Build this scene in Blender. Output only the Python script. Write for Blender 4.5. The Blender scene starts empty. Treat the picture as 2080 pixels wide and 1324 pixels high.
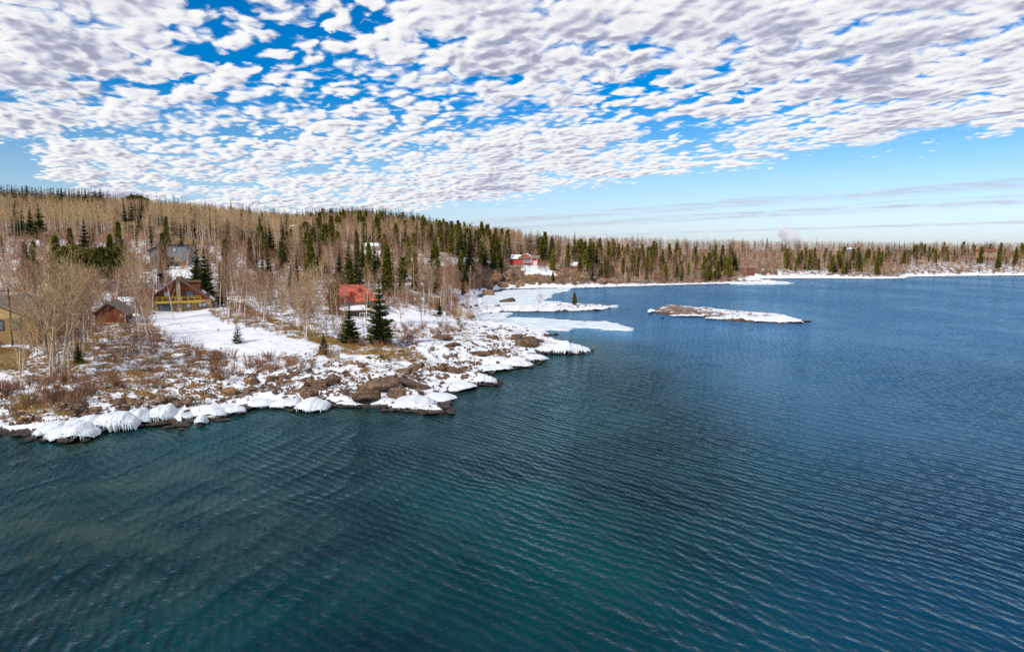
import bpy, bmesh, math, random
import numpy as np
from mathutils import Vector, Matrix

random.seed(7)
rng = np.random.default_rng(7)
S = bpy.context.scene
COL = S.collection

# ------------------------------------------------------------------ camera
CAMZ, PITCH, FPX, CX, CY = 20.0, math.radians(6.46), 1387.0, 1040.0, 662.0
cam_d = bpy.data.cameras.new("camera")
cam = bpy.data.objects.new("camera", cam_d)
COL.objects.link(cam)
cam.location = (0, 0, CAMZ)
cam.rotation_euler = (math.radians(90) - PITCH, 0, 0)
cam_d.sensor_width = 36.0
cam_d.lens = 36.0 * FPX / 2080.0
cam_d.clip_start = 0.5
cam_d.clip_end = 20000
S.camera = cam
S.view_settings.view_transform = 'Standard'
S.view_settings.look = 'None'
S.view_settings.exposure = 0.0
S.view_settings.gamma = 1.0
S.view_settings.use_curve_mapping = False
S.cycles.use_denoising = False   # fine twigs stay crisp
S.cycles.max_bounces = 5
S.cycles.diffuse_bounces = 2
S.cycles.glossy_bounces = 2
S.cycles.transparent_max_bounces = 6
S.cycles.volume_bounces = 4
S.cycles.sample_clamp_indirect = 4.0
S.cycles.caustics_reflective = False
S.cycles.caustics_refractive = False

# ------------------------------------------------------------------ light: sun and sky
SUN_FROM = Vector((-0.62, -0.78, 0)).normalized()
SUN_EL = math.radians(36)
sd_ = Vector((SUN_FROM.x * math.cos(SUN_EL), SUN_FROM.y * math.cos(SUN_EL), math.sin(SUN_EL)))
sun_l = bpy.data.lights.new("sun", 'SUN')
sun_l.energy = 3.9
sun_l.angle = math.radians(0.5)
sun_l.color = (1.0, 0.93, 0.82)
sun = bpy.data.objects.new("sun", sun_l)
COL.objects.link(sun)
sun.rotation_euler = sd_.to_track_quat('Z', 'Y').to_euler()
sun.location = (-60, -80, 120)


class NT:
    """small helper to write node maths"""
    def __init__(s, tree):
        s.t = tree
        s.n = tree.nodes
        s.l = tree.links

    def new(s, typ, **kw):
        n = s.n.new(typ)
        for k, v in kw.items():
            setattr(n, k, v)
        return n

    def put(s, sock, v):
        if hasattr(v, 'is_output'):
            s.l.new(v, sock)
        elif v is not None:
            if isinstance(v, (tuple, list)) and len(v) == 3 and sock.type == 'RGBA':
                v = (*v, 1)
            sock.default_value = v

    def m(s, op, a, b=None, c=None, clamp=False):
        n = s.new('ShaderNodeMath', operation=op)
        n.use_clamp = clamp
        s.put(n.inputs[0], a)
        if b is not None: s.put(n.inputs[1], b)
        if c is not None: s.put(n.inputs[2], c)
        return n.outputs[0]

    def ss(s, x, lo, hi, a=0.0, b=1.0):
        n = s.new('ShaderNodeMapRange', interpolation_type='SMOOTHSTEP')
        s.put(n.inputs[0], x)
        for i, v in ((1, lo), (2, hi), (3, a), (4, b)): s.put(n.inputs[i], v)
        return n.outputs[0]

    def lin(s, x, lo, hi, a=0.0, b=1.0):
        n = s.new('ShaderNodeMapRange')
        s.put(n.inputs[0], x)
        for i, v in ((1, lo), (2, hi), (3, a), (4, b)): s.put(n.inputs[i], v)
        return n.outputs[0]

    def mix(s, f, a, b, blend='MIX'):
        n = s.new('ShaderNodeMix', data_type='RGBA', blend_type=blend)
        s.put(n.inputs[0], f); s.put(n.inputs[6], a); s.put(n.inputs[7], b)
        return n.outputs[2]

    def comb(s, x, y, z=0.0):
        n = s.new('ShaderNodeCombineXYZ')
        s.put(n.inputs[0], x); s.put(n.inputs[1], y); s.put(n.inputs[2], z)
        return n.outputs[0]

    def sep(s, v):
        n = s.new('ShaderNodeSeparateXYZ')
        s.put(n.inputs[0], v)
        return n.outputs

    def noise(s, vec, scale, detail=4, rough=0.55, dist=0.0, lac=2.0, dims='3D'):
        n = s.new('ShaderNodeTexNoise', noise_dimensions=dims)
        s.put(n.inputs['Vector'], vec)
        n.inputs['Scale'].default_value = scale
        n.inputs['Detail'].default_value = detail
        n.inputs['Roughness'].default_value = rough
        n.inputs['Lacunarity'].default_value = lac
        n.inputs['Distortion'].default_value = dist
        return n.outputs[0]

    def voro(s, vec, scale, feature='F1', smooth=0.6, dims='3D', rnd=1.0):
        n = s.new('ShaderNodeTexVoronoi', feature=feature, voronoi_dimensions=dims)
        s.put(n.inputs['Vector'], vec)
        n.inputs['Scale'].default_value = scale
        n.inputs['Randomness'].default_value = rnd
        if feature == 'SMOOTH_F1': n.inputs['Smoothness'].default_value = smooth
        return n.outputs['Distance']

    def vscale(s, vec, sc):
        n = s.new('ShaderNodeVectorMath', operation='MULTIPLY')
        s.put(n.inputs[0], vec); n.inputs[1].default_value = sc
        return n.outputs[0]

    def vadd(s, vec, o):
        n = s.new('ShaderNodeVectorMath', operation='ADD')
        s.put(n.inputs[0], vec); s.put(n.inputs[1], o)
        return n.outputs[0]

    def ramp(s, f, stops):
        n = s.new('ShaderNodeValToRGB')
        s.put(n.inputs[0], f)
        e = n.color_ramp.elements
        while len(e) < len(stops): e.new(0.5)
        for el, (p, c) in zip(e, stops):
            el.position = p; el.color = (*c, 1)
        return n.outputs[0]


SKY_STRENGTH = 0.1
world = bpy.data.worlds.new("World")
S.world = world
world.use_nodes = True
W = NT(world.node_tree)
for n in list(W.n): W.n.remove(n)
out = W.new('ShaderNodeOutputWorld')
bg = W.new('ShaderNodeBackground')
bg.inputs[1].default_value = SKY_STRENGTH
W.l.new(bg.outputs[0], out.inputs[0])
sky = W.new('ShaderNodeTexSky', sky_type='NISHITA')
sky.sun_disc = False
sky.sun_elevation = SUN_EL
sky.sun_rotation = math.atan2(SUN_FROM.x, SUN_FROM.y)
sky.altitude = 200
sky.air_density = 1.0
sky.dust_density = 0.6
sky.ozone_density = 2.5
hs = W.new('ShaderNodeHueSaturation')
tc = W.new('ShaderNodeTexCoord')
dx, dy, dz = W.sep(tc.outputs['Generated'])
W.put(hs.inputs['Saturation'], W.ss(dz, 0.02, 0.22, 0.9, 1.7))
hs.inputs['Value'].default_value = 1.13
W.l.new(sky.outputs[0], hs.inputs['Color'])
blue = W.mix(1.0, hs.outputs[0], W.mix(W.ss(dz, 0.0, 0.16), (0.92, 1.02, 1.32), (0.82, 1.0, 1.15)), 'MULTIPLY')
zc = W.m('MAXIMUM', dz, 0.012)
u = W.m('DIVIDE', dx, zc)
v = W.m('DIVIDE', dy, zc)
wq = W.m('ADD', W.m('MULTIPLY', u, 0.88), W.m('MULTIPLY', v, 0.47))     # across the cloud street
aq = W.m('ADD', W.m('MULTIPLY', u, -0.47), W.m('MULTIPLY', v, 0.88))    # along the cloud street
# clouds have height, so they crowd less towards the horizon than a flat sheet would
zt = W.m('ADD', W.m('MAXIMUM', dz, 0.0), 0.10)
u2 = W.m('DIVIDE', dx, zt)
v2 = W.m('DIVIDE', dy, zt)
wt = W.m('ADD', W.m('MULTIPLY', u2, 0.88), W.m('MULTIPLY', v2, 0.47))
at_ = W.m('ADD', W.m('MULTIPLY', u2, -0.47), W.m('MULTIPLY', v2, 0.88))
P = W.comb(W.m('MULTIPLY', wt, 4.3), W.m('MULTIPLY', at_, 3.2), 0.0)


def cloud_field(Pv, fine_amt):
    warp = W.new('ShaderNodeTexNoise', noise_dimensions='2D')
    W.put(warp.inputs['Vector'], Pv)
    warp.inputs['Scale'].default_value = 1.6
    warp.inputs['Detail'].default_value = 3
    wv = W.vscale(W.vadd(warp.outputs['Color'], (-0.5, -0.5, -0.5)), (0.38, 0.38, 0))
    Q = W.vadd(Pv, wv)
    base = W.noise(Q, 0.27, 4, 0.55, dims='2D')
    sizes = W.ss(W.noise(Pv, 0.34, 2, 0.5, dims='2D'), 0.42, 0.60)
    pa = W.voro(Q, 2.0, 'SMOOTH_F1', 0.55, '2D')
    pb = W.voro(Q, 1.05, 'SMOOTH_F1', 0.75, '2D')
    puff = W.m('ADD', W.m('MULTIPLY', pa, W.m('SUBTRACT', 1.0, sizes)), W.m('MULTIPLY', pb, sizes))
    puff2 = W.voro(Q, 4.3, 'SMOOTH_F1', 0.5, '2D')
    d = W.m('ADD', W.m('MULTIPLY', base, 1.15), 0.04)
    d = W.m('SUBTRACT', d, W.m('MULTIPLY', puff, 0.82))
    d = W.m('SUBTRACT', d, W.m('MULTIPLY', puff2, 0.38))
    fine = W.noise(W.vscale(Q, (1, 1.35, 1)), 4.2, 8, 0.60, 0.0, dims='2D')
    return W.m('ADD', d, W.m('MULTIPLY', W.m('SUBTRACT', fine, 0.5), fine_amt))


d0 = cloud_field(P, 0.58)
# the sun lies behind and left of the camera: a step towards it in the cloud plane
soff = (0.88 * SUN_FROM.x + 0.47 * SUN_FROM.y, (-0.47 * SUN_FROM.x + 0.88 * SUN_FROM.y) * 0.8)
ds0 = cloud_field(P, 0.16)
d1 = cloud_field(W.vadd(P, (soff[0] * 0.14, soff[1] * 0.14, 0)), 0.16)
edge_n = W.m('MULTIPLY', W.m('SUBTRACT', W.noise(P, 0.7, 4, 0.6, dims='2D'), 0.5), 1.6)
wn = W.m('ADD', wq, edge_n)
band = W.m('MULTIPLY', W.ss(wn, -1.9, -0.5), W.ss(wn, 5.6, 7.6, 1.0, 0.0))
cov = W.m('ADD', d0, W.lin(band, 0, 1, -0.55, 0.185))
cloud = W.ss(cov, 0.02, W.lin(W.noise(P, 0.5, 2, 0.5, dims='2D'), 0.35, 0.65, 0.22, 0.42))
light = W.m('ADD', W.m('MULTIPLY', W.m('SUBTRACT', ds0, d1), 1.9), 0.75)
thick = W.ss(cov, 0.30, 0.62)
bulk = W.ss(W.noise(P, 0.11, 3, 0.5, dims='2D'), 0.47, 0.64)
light = W.m('SUBTRACT', light, W.m('MULTIPLY', thick, W.lin(bulk, 0, 1, 0.34, 0.66)), clamp=True)
ccol = W.ramp(light, [(0.0, (0.37, 0.39, 0.51)), (0.30, (0.54, 0.56, 0.67)), (0.62, (0.85, 0.86, 0.90)), (1.0, (1.0, 0.99, 0.98))])
# thin far streaks below the deck
streak = W.noise(W.comb(W.m('MULTIPLY', wq, 0.9), W.m('MULTIPLY', aq, 0.22), 3.0), 1.0, 5, 0.6, dims='2D')
st_n = W.m('ADD', wq, W.m('MULTIPLY', W.m('SUBTRACT', streak, 0.5), 3.0))
g1 = W.m('MULTIPLY', W.ss(st_n, 10.2, 11.6), W.ss(st_n, 12.2, 13.6, 1.0, 0.0))
g2 = W.m('MULTIPLY', W.ss(st_n, 13.8, 15.2), W.ss(st_n, 16.8, 18.6, 1.0, 0.0))
g3 = W.m('MULTIPLY', W.ss(st_n, 27.0, 29.0), W.ss(st_n, 30.0, 33.0, 1.0, 0.0))
streaks = W.m('MULTIPLY', W.m('MAXIMUM', W.m('MAXIMUM', g1, g2), g3), W.ss(streak, 0.30, 0.62, 0.15, 0.85))
streaks = W.m('MULTIPLY', streaks, W.ss(W.noise(W.comb(W.m('MULTIPLY', dx, 30.0), W.m('MULTIPLY', dz, 260.0), 0.0), 1.0, 5, 0.65), 0.32, 0.62, 0.25, 1.0))
scol = (0.56, 0.60, 0.70)
up = W.ss(dz, 0.004, 0.03)
k = 1.0 / SKY_STRENGTH
ccol_k = W.mix(1.0, ccol, (k, k, k), 'MULTIPLY')
colr = W.mix(W.m('MULTIPLY', streaks, up), blue, tuple(c * k for c in scol))
colr = W.mix(W.m('MULTIPLY', cloud, W.m('MULTIPLY', up, 0.97)), colr, ccol_k)
W.l.new(colr, bg.inputs[0])

# ------------------------------------------------------------------ maths helpers
cp, sp = math.cos(PITCH), math.sin(PITCH)


def ray(px, py):
    a, b = (px - CX) / FPX, -(py - CY) / FPX
    return np.array([a, cp + b * sp, -sp + b * cp])


def at_z(px, py, z=0.0):
    r = ray(px, py)
    t = (z - CAMZ) / r[2]
    return np.array([r[0] * t, r[1] * t, z])


def at_d(px, py, d):
    r = ray(px, py)
    t = d / r[1]
    return np.array([r[0] * t, d, CAMZ + r[2] * t])


def to_px(x, y, z):
    dzv = z - CAMZ
    f = y * cp - dzv * sp
    upc = y * sp + dzv * cp
    f = np.maximum(f, 1e-3)
    return CX + FPX * x / f, CY - FPX * upc / f


def hsh(ix, iy, s):
    h = (ix.astype(np.int64) * 374761393 + iy.astype(np.int64) * 668265263 + s * 982451653) & 0x7fffffff
    h = ((h ^ (h >> 13)) * 1274126177) & 0x7fffffff
    h = h ^ (h >> 16)
    return (h & 0xffffff) / float(0x1000000)


def vnoise(x, y, s=0):
    ix, iy = np.floor(x), np.floor(y)
    fx, fy = x - ix, y - iy
    fx = fx * fx * (3 - 2 * fx); fy = fy * fy * (3 - 2 * fy)
    a, b = hsh(ix, iy, s), hsh(ix + 1, iy, s)
    c, d = hsh(ix, iy + 1, s), hsh(ix + 1, iy + 1, s)
    return (a * (1 - fx) + b * fx) * (1 - fy) + (c * (1 - fx) + d * fx) * fy


def fbm(x, y, s=0, o=4):
    r, a, t = 0, 0.5, 0
    for i in range(o):
        r = r + a * vnoise(x, y, s + i); t += a
        x, y, a = x * 2.03 + 17.1, y * 2.03 + 9.2, a * 0.5
    return r / t


def cells(x, y, s=0):
    """blocky plates: height of the nearest cell and distance to its border"""
    ix, iy = np.floor(x), np.floor(y)
    best = np.full(x.shape, 9.0); sec = np.full(x.shape, 9.0); val = np.zeros(x.shape)
    for i in (-1, 0, 1):
        for j in (-1, 0, 1):
            cx_, cy_ = ix + i, iy + j
            qx = cx_ + hsh(cx_, cy_, s); qy = cy_ + hsh(cx_, cy_, s + 5)
            d = np.hypot(x - qx, y - qy)
            nv = hsh(cx_, cy_, s + 9) + (x - qx) * (hsh(cx_, cy_, s + 3) - 0.5) * 0.8
            m = d < best
            sec = np.where(m, best, np.minimum(sec, d))
            val = np.where(m, nv, val); best = np.where(m, d, best)
    return val, sec - best


def sstep(x, a, b):
    t = np.clip((x - a) / (b - a), 0, 1)
    return t * t * (3 - 2 * t)


# ------------------------------------------------------------------ shoreline and heights
shore_px = [(-420, 865), (-150, 880), (0, 884), (60, 884), (86, 898), (172, 898), (186, 880), (250, 872), (300, 866), (340, 862),
            (372, 866), (398, 854), (432, 856), (458, 852), (492, 836), (540, 829), (596, 832), (604, 838), (650, 832), (664, 824),
            (690, 828), (770, 832), (850, 841), (912, 842), (916, 834), (902, 824), (896, 806), (930, 796), (950, 784), (1008, 782),
            (1010, 774), (984, 766), (1004, 756), (1080, 746), (1102, 733), (1096, 718), (1114, 719), (1192, 719), (1196, 712),
            (1160, 700), (1118, 690), (1124, 681), (1070, 668), (1010, 657), (960, 648), (985, 640), (1040, 634), (1130, 634), (1200, 632),
            (1246, 627), (1226, 622), (1180, 620), (1120, 617), (1075, 622), (1040, 624), (985, 618), (960, 610), (985, 596), (1020, 588), (1100, 586),
            (1160, 586), (1300, 582), (1400, 579), (1480, 577), (1540, 576), (1612, 575), (1560, 572.5), (1500, 570), (1520, 567),
            (1600, 566), (1680, 566), (1780, 567), (1840, 566), (1850, 562.5), (1960, 561), (2080, 560), (2400, 556)]
main_poly = [at_z(a, b)[:2] for a, b in shore_px]
main_poly += [np.array(p) for p in ((2600, 700), (5000, 3000), (5000, 7000), (-7000, 7000), (-7000, 60))]
main_poly = np.array(main_poly)
isl_px = [(1316, 634), (1350, 640), (1420, 644), (1440, 650), (1500, 653), (1590, 658), (1640, 655), (1622, 650), (1590, 643), (1520, 637), (1440, 629), (1350, 622)]
isl_poly = np.array([at_z(a, b)[:2] for a, b in isl_px])


def poly_sd(x, y, poly):
    x = np.asarray(x, float); y = np.asarray(y, float)
    d2 = np.full(x.shape, 1e18); ins = np.zeros(x.shape, bool)
    n = len(poly)
    for i in range(n):
        ax, ay = poly[i]; bx, by = poly[(i + 1) % n]
        ex, ey = bx - ax, by - ay
        t = np.clip(((x - ax) * ex + (y - ay) * ey) / (ex * ex + ey * ey + 1e-9), 0, 1)
        d2 = np.minimum(d2, (x - ax - t * ex) ** 2 + (y - ay - t * ey) ** 2)
        c = ((ay > y) != (by > y)) & (x < (bx - ax) * (y - ay) / (by - ay + 1e-12) + ax)
        ins ^= c
    return np.where(ins, 1, -1) * np.sqrt(d2)


def sdist(x, y):
    return poly_sd(x, y, main_poly)


ctl = []
for a, b, z in [(-200, 830, 2.2), (0, 830, 1.9), (150, 785, 2.8), (0, 740, 3.8), (-150, 740, 4.0), (60, 697, 4.8), (-100, 700, 5.0), (250, 785, 2.4),
                (300, 720, 3.9), (215, 658, 5.4), (330, 690, 4.4), (368, 633, 6.0), (430, 636, 6.0), (300, 640, 6.0), (480, 697, 4.2),
                (560, 690, 4.3), (640, 712, 3.6), (420, 745, 2.8), (520, 765, 1.9), (600, 795, 1.2), (700, 700, 3.8), (770, 702, 3.5),
                (720, 645, 5.0), (830, 660, 4.0), (870, 655, 3.8), (800, 745, 2.3), (850, 795, 1.3), (930, 702, 2.5), (1000, 692, 1.8),
                (1060, 690, 2.2), (950, 660, 2.2), (910, 640, 3.0), (1160, 708, 1.2), (1165, 625, 1.0), (1040, 629, 0.8)]:
    ctl.append(at_z(a, b, z))
for a, b, d in [(-150, 545, 230), (0, 545, 230), (-150, 497, 272), (0, 497, 272), (200, 495, 275), (330, 497, 275), (430, 500, 280), (340, 540, 215),
                (400, 560, 195), (100, 570, 190), (500, 525, 240), (520, 565, 200), (600, 565, 210), (600, 525, 280), (700, 565, 215),
                (810, 560, 230), (780, 523, 300), (700, 530, 290), (900, 562, 255), (950, 530, 310), (1000, 535, 345), (1062, 541, 360), (1010, 575, 338), (935, 516, 372),
                (1165, 546, 385), (1300, 560, 405), (1300, 530, 480), (1300, 507, 610), (1030, 541, 372), (1100, 541, 374), (1200, 510, 560), (1450, 560, 425), (1450, 532, 520),
                (1450, 510, 650), (1520, 554, 430), (1600, 556, 445), (1600, 532, 540), (1600, 513, 650), (1750, 552, 468), (1750, 532, 550),
                (1750, 516, 640), (1950, 548, 500), (1990, 526, 560), (1950, 517, 640), (2080, 548, 515), (2080, 520, 620), (2300, 548, 530), (2300, 520, 660),
                (-250, 414, 600), (0, 424, 600), (150, 433, 610), (300, 440, 620), (450, 452, 640), (560, 462, 680),
                (-250, 468, 380), (0, 470, 380), (200, 473, 385), (400, 477, 395), (560, 490, 400), (640, 457, 900), (750, 452, 950),
                (840, 465, 950), (900, 480, 950), (1000, 494, 800), (1100, 498, 740), (700, 484, 540), (800, 492, 500), (900, 494, 520), (1000, 503, 490),
                (1100, 508, 500)]:
    ctl.append(at_d(a, b, d))
for a, d, z in [(-300, 1100, 45), (200, 1100, 40), (450, 1100, 40), (700, 1600, 30), (1000, 1500, 15), (1400, 1200, 12), (1800, 1200, 10), (2200, 1200, 8),
                (-300, 3000, 30), (1000, 3500, 10), (2200, 3000, 5), (-300, 7000, 20), (1000, 7000, 10), (2300, 7000, 5)]:
    ctl.append(np.array([(a - CX) / FPX * d, d, z]))
ctl = np.array(ctl)


def tps_xy(x, y):
    y = np.maximum(y, 8.0)
    return 2.2 * x / y, np.log(y)


_ca, _cb = tps_xy(ctl[:, 0], ctl[:, 1])
_N = len(ctl)


def U_(r2):
    return 0.5 * r2 * np.log(r2 + 1e-9)


_K = U_((_ca[:, None] - _ca) ** 2 + (_cb[:, None] - _cb) ** 2) + np.eye(_N) * 0.0015
_Pm = np.stack([np.ones(_N), _ca, _cb], 1)
_A = np.block([[_K, _Pm], [_Pm.T, np.zeros((3, 3))]])
_w = np.linalg.solve(_A, np.concatenate([ctl[:, 2], np.zeros(3)]))


def tps(x, y):
    a, b = tps_xy(x, y)
    r = _w[_N] + _w[_N + 1] * a + _w[_N + 2] * b
    for i in range(_N):
        r = r + _w[i] * U_((a - _ca[i]) ** 2 + (b - _cb[i]) ** 2)
    return np.clip(r, 0.7, 75)


def lawn_like(x, y, z):
    """how smooth the ground is: lawns are mown flat"""
    px, py = to_px(x, y, z)
    return sstep(poly_sd(px, py, LAWN), -14, 8)


LAWN = np.array([(430, 640), (420, 632), (330, 632), (306, 650), (322, 668), (345, 690), (400, 694), (468, 722), (560, 716), (630, 722), (655, 706), (560, 680), (500, 664), (440, 655)], float)


def H(x, y):
    x = np.asarray(x, float); y = np.asarray(y, float)
    z0 = tps(x, y)
    s = sdist(x, y)
    s = s + (fbm(x * 0.45, y * 0.45, 11, 3) - 0.5) * 1.8 * np.clip(y / 120, 0.6, 2.5)
    lip = np.where(s < 0, -0.25 + s * 0.5, -0.25 + 0.95 * sstep(s, 0, 1.6))
    lip = np.maximum(lip, -2.5)
    z = lip + (z0 - 0.7) * sstep(s, 0.8, 15) * (s > 0)
    near = np.exp(-(np.maximum(s - 3, 0) / 14) ** 2) * (s > 0) * sstep(s, 0.2, 3)
    c1, b1 = cells(x / 3.4 + 0.3 * fbm(x * .3, y * .3, 4, 2), y / 2.6, 21)
    c2, b2 = cells(x / 1.3, y / 1.0, 33)
    smooth = lawn_like(x, y, z0)
    z = z + near * (1 - smooth) * ((c1 - 0.42) * 0.95 + (c2 - 0.5) * 0.38) * np.clip(1.2 - y / 500, 0.2, 1)
    z = z + smooth * (s > 5) * ((fbm(x * 0.22, y * 0.22, 151, 3) - 0.5) * 0.55 + (fbm(x * 0.9, y * 0.9, 153, 3) - 0.5) * 0.12)
    inland = (s > 3) * (1 - smooth) * sstep(s, 3, 12)
    z = z + inland * (fbm(x * 0.35, y * 0.35, 51, 4) - 0.5) * 0.9 + inland * (fbm(x * .05, y * .05, 55, 3) - 0.5) * np.clip(y / 160, 0, 1.2)
    # the rock island
    si = poly_sd(x, y, isl_poly) + (fbm(x * 0.5, y * 0.5, 71, 3) - 0.5) * 2.2
    zi = np.where(si < 0, -0.3 + si * 0.5, -0.3 + 1.0 * sstep(si, 0, 1.2) + 0.35 * sstep(si, 1.0, 3.6) * (0.1 + 1.5 * c1))
    return np.maximum(z, zi)


def G(px, py, dmin=58, dmax=1500):
    """where the line of sight of a map pixel meets the ground"""
    r = ray(px, py)
    d = np.exp(np.linspace(math.log(dmin), math.log(dmax), 900))
    t = d / r[1]
    x, y, z = r[0] * t, d, CAMZ + r[2] * t
    h = np.maximum(H(x, y), 0)
    i = np.argmax(h >= z)
    if h[i] < z[i]: i = len(d) - 1
    return Vector((x[i], y[i], h[i]))


def gz(x, y):
    return float(H(np.array([x]), np.array([y]))[0])


def ppm(p):
    """pixels of the 2080 px photograph per metre at p"""
    return FPX / (p[1] * cp - (p[2] - CAMZ) * sp)


# ------------------------------------------------------------------ materials
def mat(name):
    m = bpy.data.materials.new(name)
    m.use_nodes = True
    t = NT(m.node_tree)
    b = t.n['Principled BSDF']
    b.inputs['Specular IOR Level'].default_value = 0.25
    return m, t, b


def simple(name, col, rough=0.8, var=0.25, scale=6.0, obj=True, stretch=(1, 1, 1), spec=0.25, rand=0.0, bump=0.0):
    m, t, b = mat(name)
    tcn = t.new('ShaderNodeTexCoord')
    vec = t.vscale(tcn.outputs['Object'], stretch)
    n = t.noise(vec, scale, 5, 0.6)
    lo = tuple(c * (1 - var) for c in col); hi = tuple(min(1, c * (1 + var)) for c in col)
    c = t.mix(t.ss(n, 0.3, 0.7), lo, hi)
    if rand:
        oi = t.new('ShaderNodeObjectInfo')
        v_ = t.lin(oi.outputs['Random'], 0, 1, 1 - rand, 1 + rand)
        c = t.mix(1.0, c, t.comb(v_, v_, v_), 'MULTIPLY')
    t.put(b.inputs['Base Color'], c)
    b.inputs['Roughness'].default_value = rough
    b.inputs['Specular IOR Level'].default_value = spec
    if bump:
        bp = t.new('ShaderNodeBump'); bp.inputs['Distance'].default_value = bump
        t.put(bp.inputs['Height'], n); t.l.new(bp.outputs[0], b.inputs['Normal'])
    return m


def bark(name, col, dark, amount=0.5, rand=0.25):
    m, t, b = mat(name)
    tcn = t.new('ShaderNodeTexCoord')
    n = t.noise(t.vscale(tcn.outputs['Object'], (2.5, 2.5, 1.6)), 1.6, 4, 0.65)
    n2 = t.noise(t.vscale(tcn.outputs['Object'], (3, 3, 9)), 1.0, 3, 0.6)
    f = t.m('MULTIPLY', t.ss(n2, 0.52, 0.66), amount)
    c = t.mix(t.ss(n, 0.3, 0.7), tuple(x * 0.8 for x in col), tuple(min(1, x * 1.15) for x in col))
    c = t.mix(f, c, dark)
    oi = t.new('ShaderNodeObjectInfo')
    v_ = t.lin(oi.outputs['Random'], 0, 1, 1 - rand, 1 + rand * 0.6)
    r2 = t.m('FRACT', t.m('MULTIPLY', oi.outputs['Random'], 17.3))
    c = t.mix(1.0, c, t.comb(v_, t.m('MULTIPLY', v_, t.lin(r2, 0, 1, 0.84, 1.03)), t.m('MULTIPLY', v_, t.lin(r2, 0, 1, 0.95, 1.05))), 'MULTIPLY')
    t.put(b.inputs['Base Color'], c)
    b.inputs['Roughness'].default_value = 0.85
    b.inputs['Specular IOR Level'].default_value = 0.1
    return m


def leafy(name, c1, c2, rand=0.3):
    m, t, b = mat(name)
    tcn = t.new('ShaderNodeTexCoord')
    n = t.noise(tcn.outputs['Object'], 1.6, 4, 0.65)
    n2 = t.noise(tcn.outputs['Object'], 9.0, 2, 0.6)
    c = t.mix(t.ss(t.m('ADD', t.m('MULTIPLY', n, 0.65), t.m('MULTIPLY', n2, 0.35)), 0.36, 0.64), c1, c2)
    oi = t.new('ShaderNodeObjectInfo')
    v_ = t.lin(oi.outputs['Random'], 0, 1, 1 - rand, 1 + rand)
    c = t.mix(1.0, c, t.comb(v_, v_, v_), 'MULTIPLY')
    t.put(b.inputs['Base Color'], c)
    b.inputs['Roughness'].default_value = 0.7
    b.inputs['Specular IOR Level'].default_value = 0.15
    return m


SNOW = (0.76, 0.78, 0.82)


def rock_nodes(t, pos, wet):
    """fractured reddish brown basalt with ochre and pale lichen"""
    n1 = t.noise(pos, 0.55, 5, 0.6)
    n2 = t.noise(pos, 2.6, 6, 0.7)
    n3 = t.noise(pos, 9.0, 3, 0.7)
    cr = t.voro(t.vscale(pos, (1.0, 1.6, 2.2)), 0.55, 'DISTANCE_TO_EDGE')
    c = t.mix(t.ss(n1, 0.3, 0.7), (0.070, 0.042, 0.030), (0.23, 0.135, 0.085))
    c = t.mix(t.m('MULTIPLY', t.ss(n2, 0.5, 0.68), 0.75), c, (0.24, 0.17, 0.085))
    c = t.mix(t.m('MULTIPLY', t.ss(t.noise(pos, 0.33, 3, 0.5), 0.58, 0.72), t.ss(n2, 0.38, 0.6)), c, (0.36, 0.17, 0.035))
    c = t.mix(t.m('MULTIPLY', t.ss(n3, 0.58, 0.70), 0.6), c, (0.36, 0.33, 0.24))
    c = t.mix(t.m('MULTIPLY', t.ss(n3, 0.45, 0.30), 0.55), c, (0.05, 0.032, 0.026))
    c = t.mix(t.m('MULTIPLY', t.ss(cr, 0.022, 0.0), t.ss(n1, 0.42, 0.6)), c, (0.035, 0.024, 0.02))
    c = t.mix(wet, c, t.mix(t.ss(n2, 0.35, 0.7), (0.018, 0.014, 0.013), (0.075, 0.052, 0.042)))
    h = t.m('ADD', t.m('MULTIPLY', n2, 0.7), t.m('MULTIPLY', t.ss(cr, 0.0, 0.08), 0.5))
    return c, h


def snow_detail(t, pos):
    n = t.noise(pos, 0.8, 5, 0.6)
    n2 = t.noise(pos, 5.0, 4, 0.7)
    c = t.mix(t.ss(n, 0.3, 0.7), (0.64, 0.67, 0.74), (0.77, 0.78, 0.80))
    return t.mix(t.m('MULTIPLY', t.ss(n2, 0.60, 0.74), 0.35), c, (0.42, 0.38, 0.33))


# ground
M_ground, t, b = mat('ground')
geo = t.new('ShaderNodeNewGeometry')
pos = geo.outputs['Position']
at1 = t.new('ShaderNodeAttribute', attribute_name='cover')
snow_a, rock_a, grass_a = t.sep(at1.outputs['Vector'])
at2 = t.new('ShaderNodeAttribute', attribute_name='wet')
zup = t.sep(geo.outputs['Normal'])[2]
nn = t.noise(pos, 0.42, 8, 0.68)
nfine = t.noise(pos, 2.4, 5, 0.7)
nm = t.m('ADD', t.m('MULTIPLY', nn, 0.6), t.m('MULTIPLY', nfine, 0.4))
thr = t.lin(snow_a, 0, 1, 0.72, 0.22)
slope = t.m('MULTIPLY', t.ss(zup, 0.94, 0.70), t.m('MULTIPLY', rock_a, 0.42))
sn = t.ss(t.m('SUBTRACT', t.m('SUBTRACT', nm, thr), slope), -0.022, 0.022)
sn = t.m('MULTIPLY', sn, t.ss(t.sep(pos)[2], 0.10, 0.42))
rc, rh = rock_nodes(t, pos, at2.outputs['Fac'])
lit = t.mix(t.ss(nfine, 0.3, 0.7), (0.12, 0.058, 0.018), (0.37, 0.205, 0.06))
lit = t.mix(t.ss(t.noise(pos, 0.16, 4, 0.6), 0.42, 0.62), lit, t.mix(t.ss(nfine, 0.3, 0.7), (0.10, 0.045, 0.03), (0.22, 0.11, 0.065)))
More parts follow.
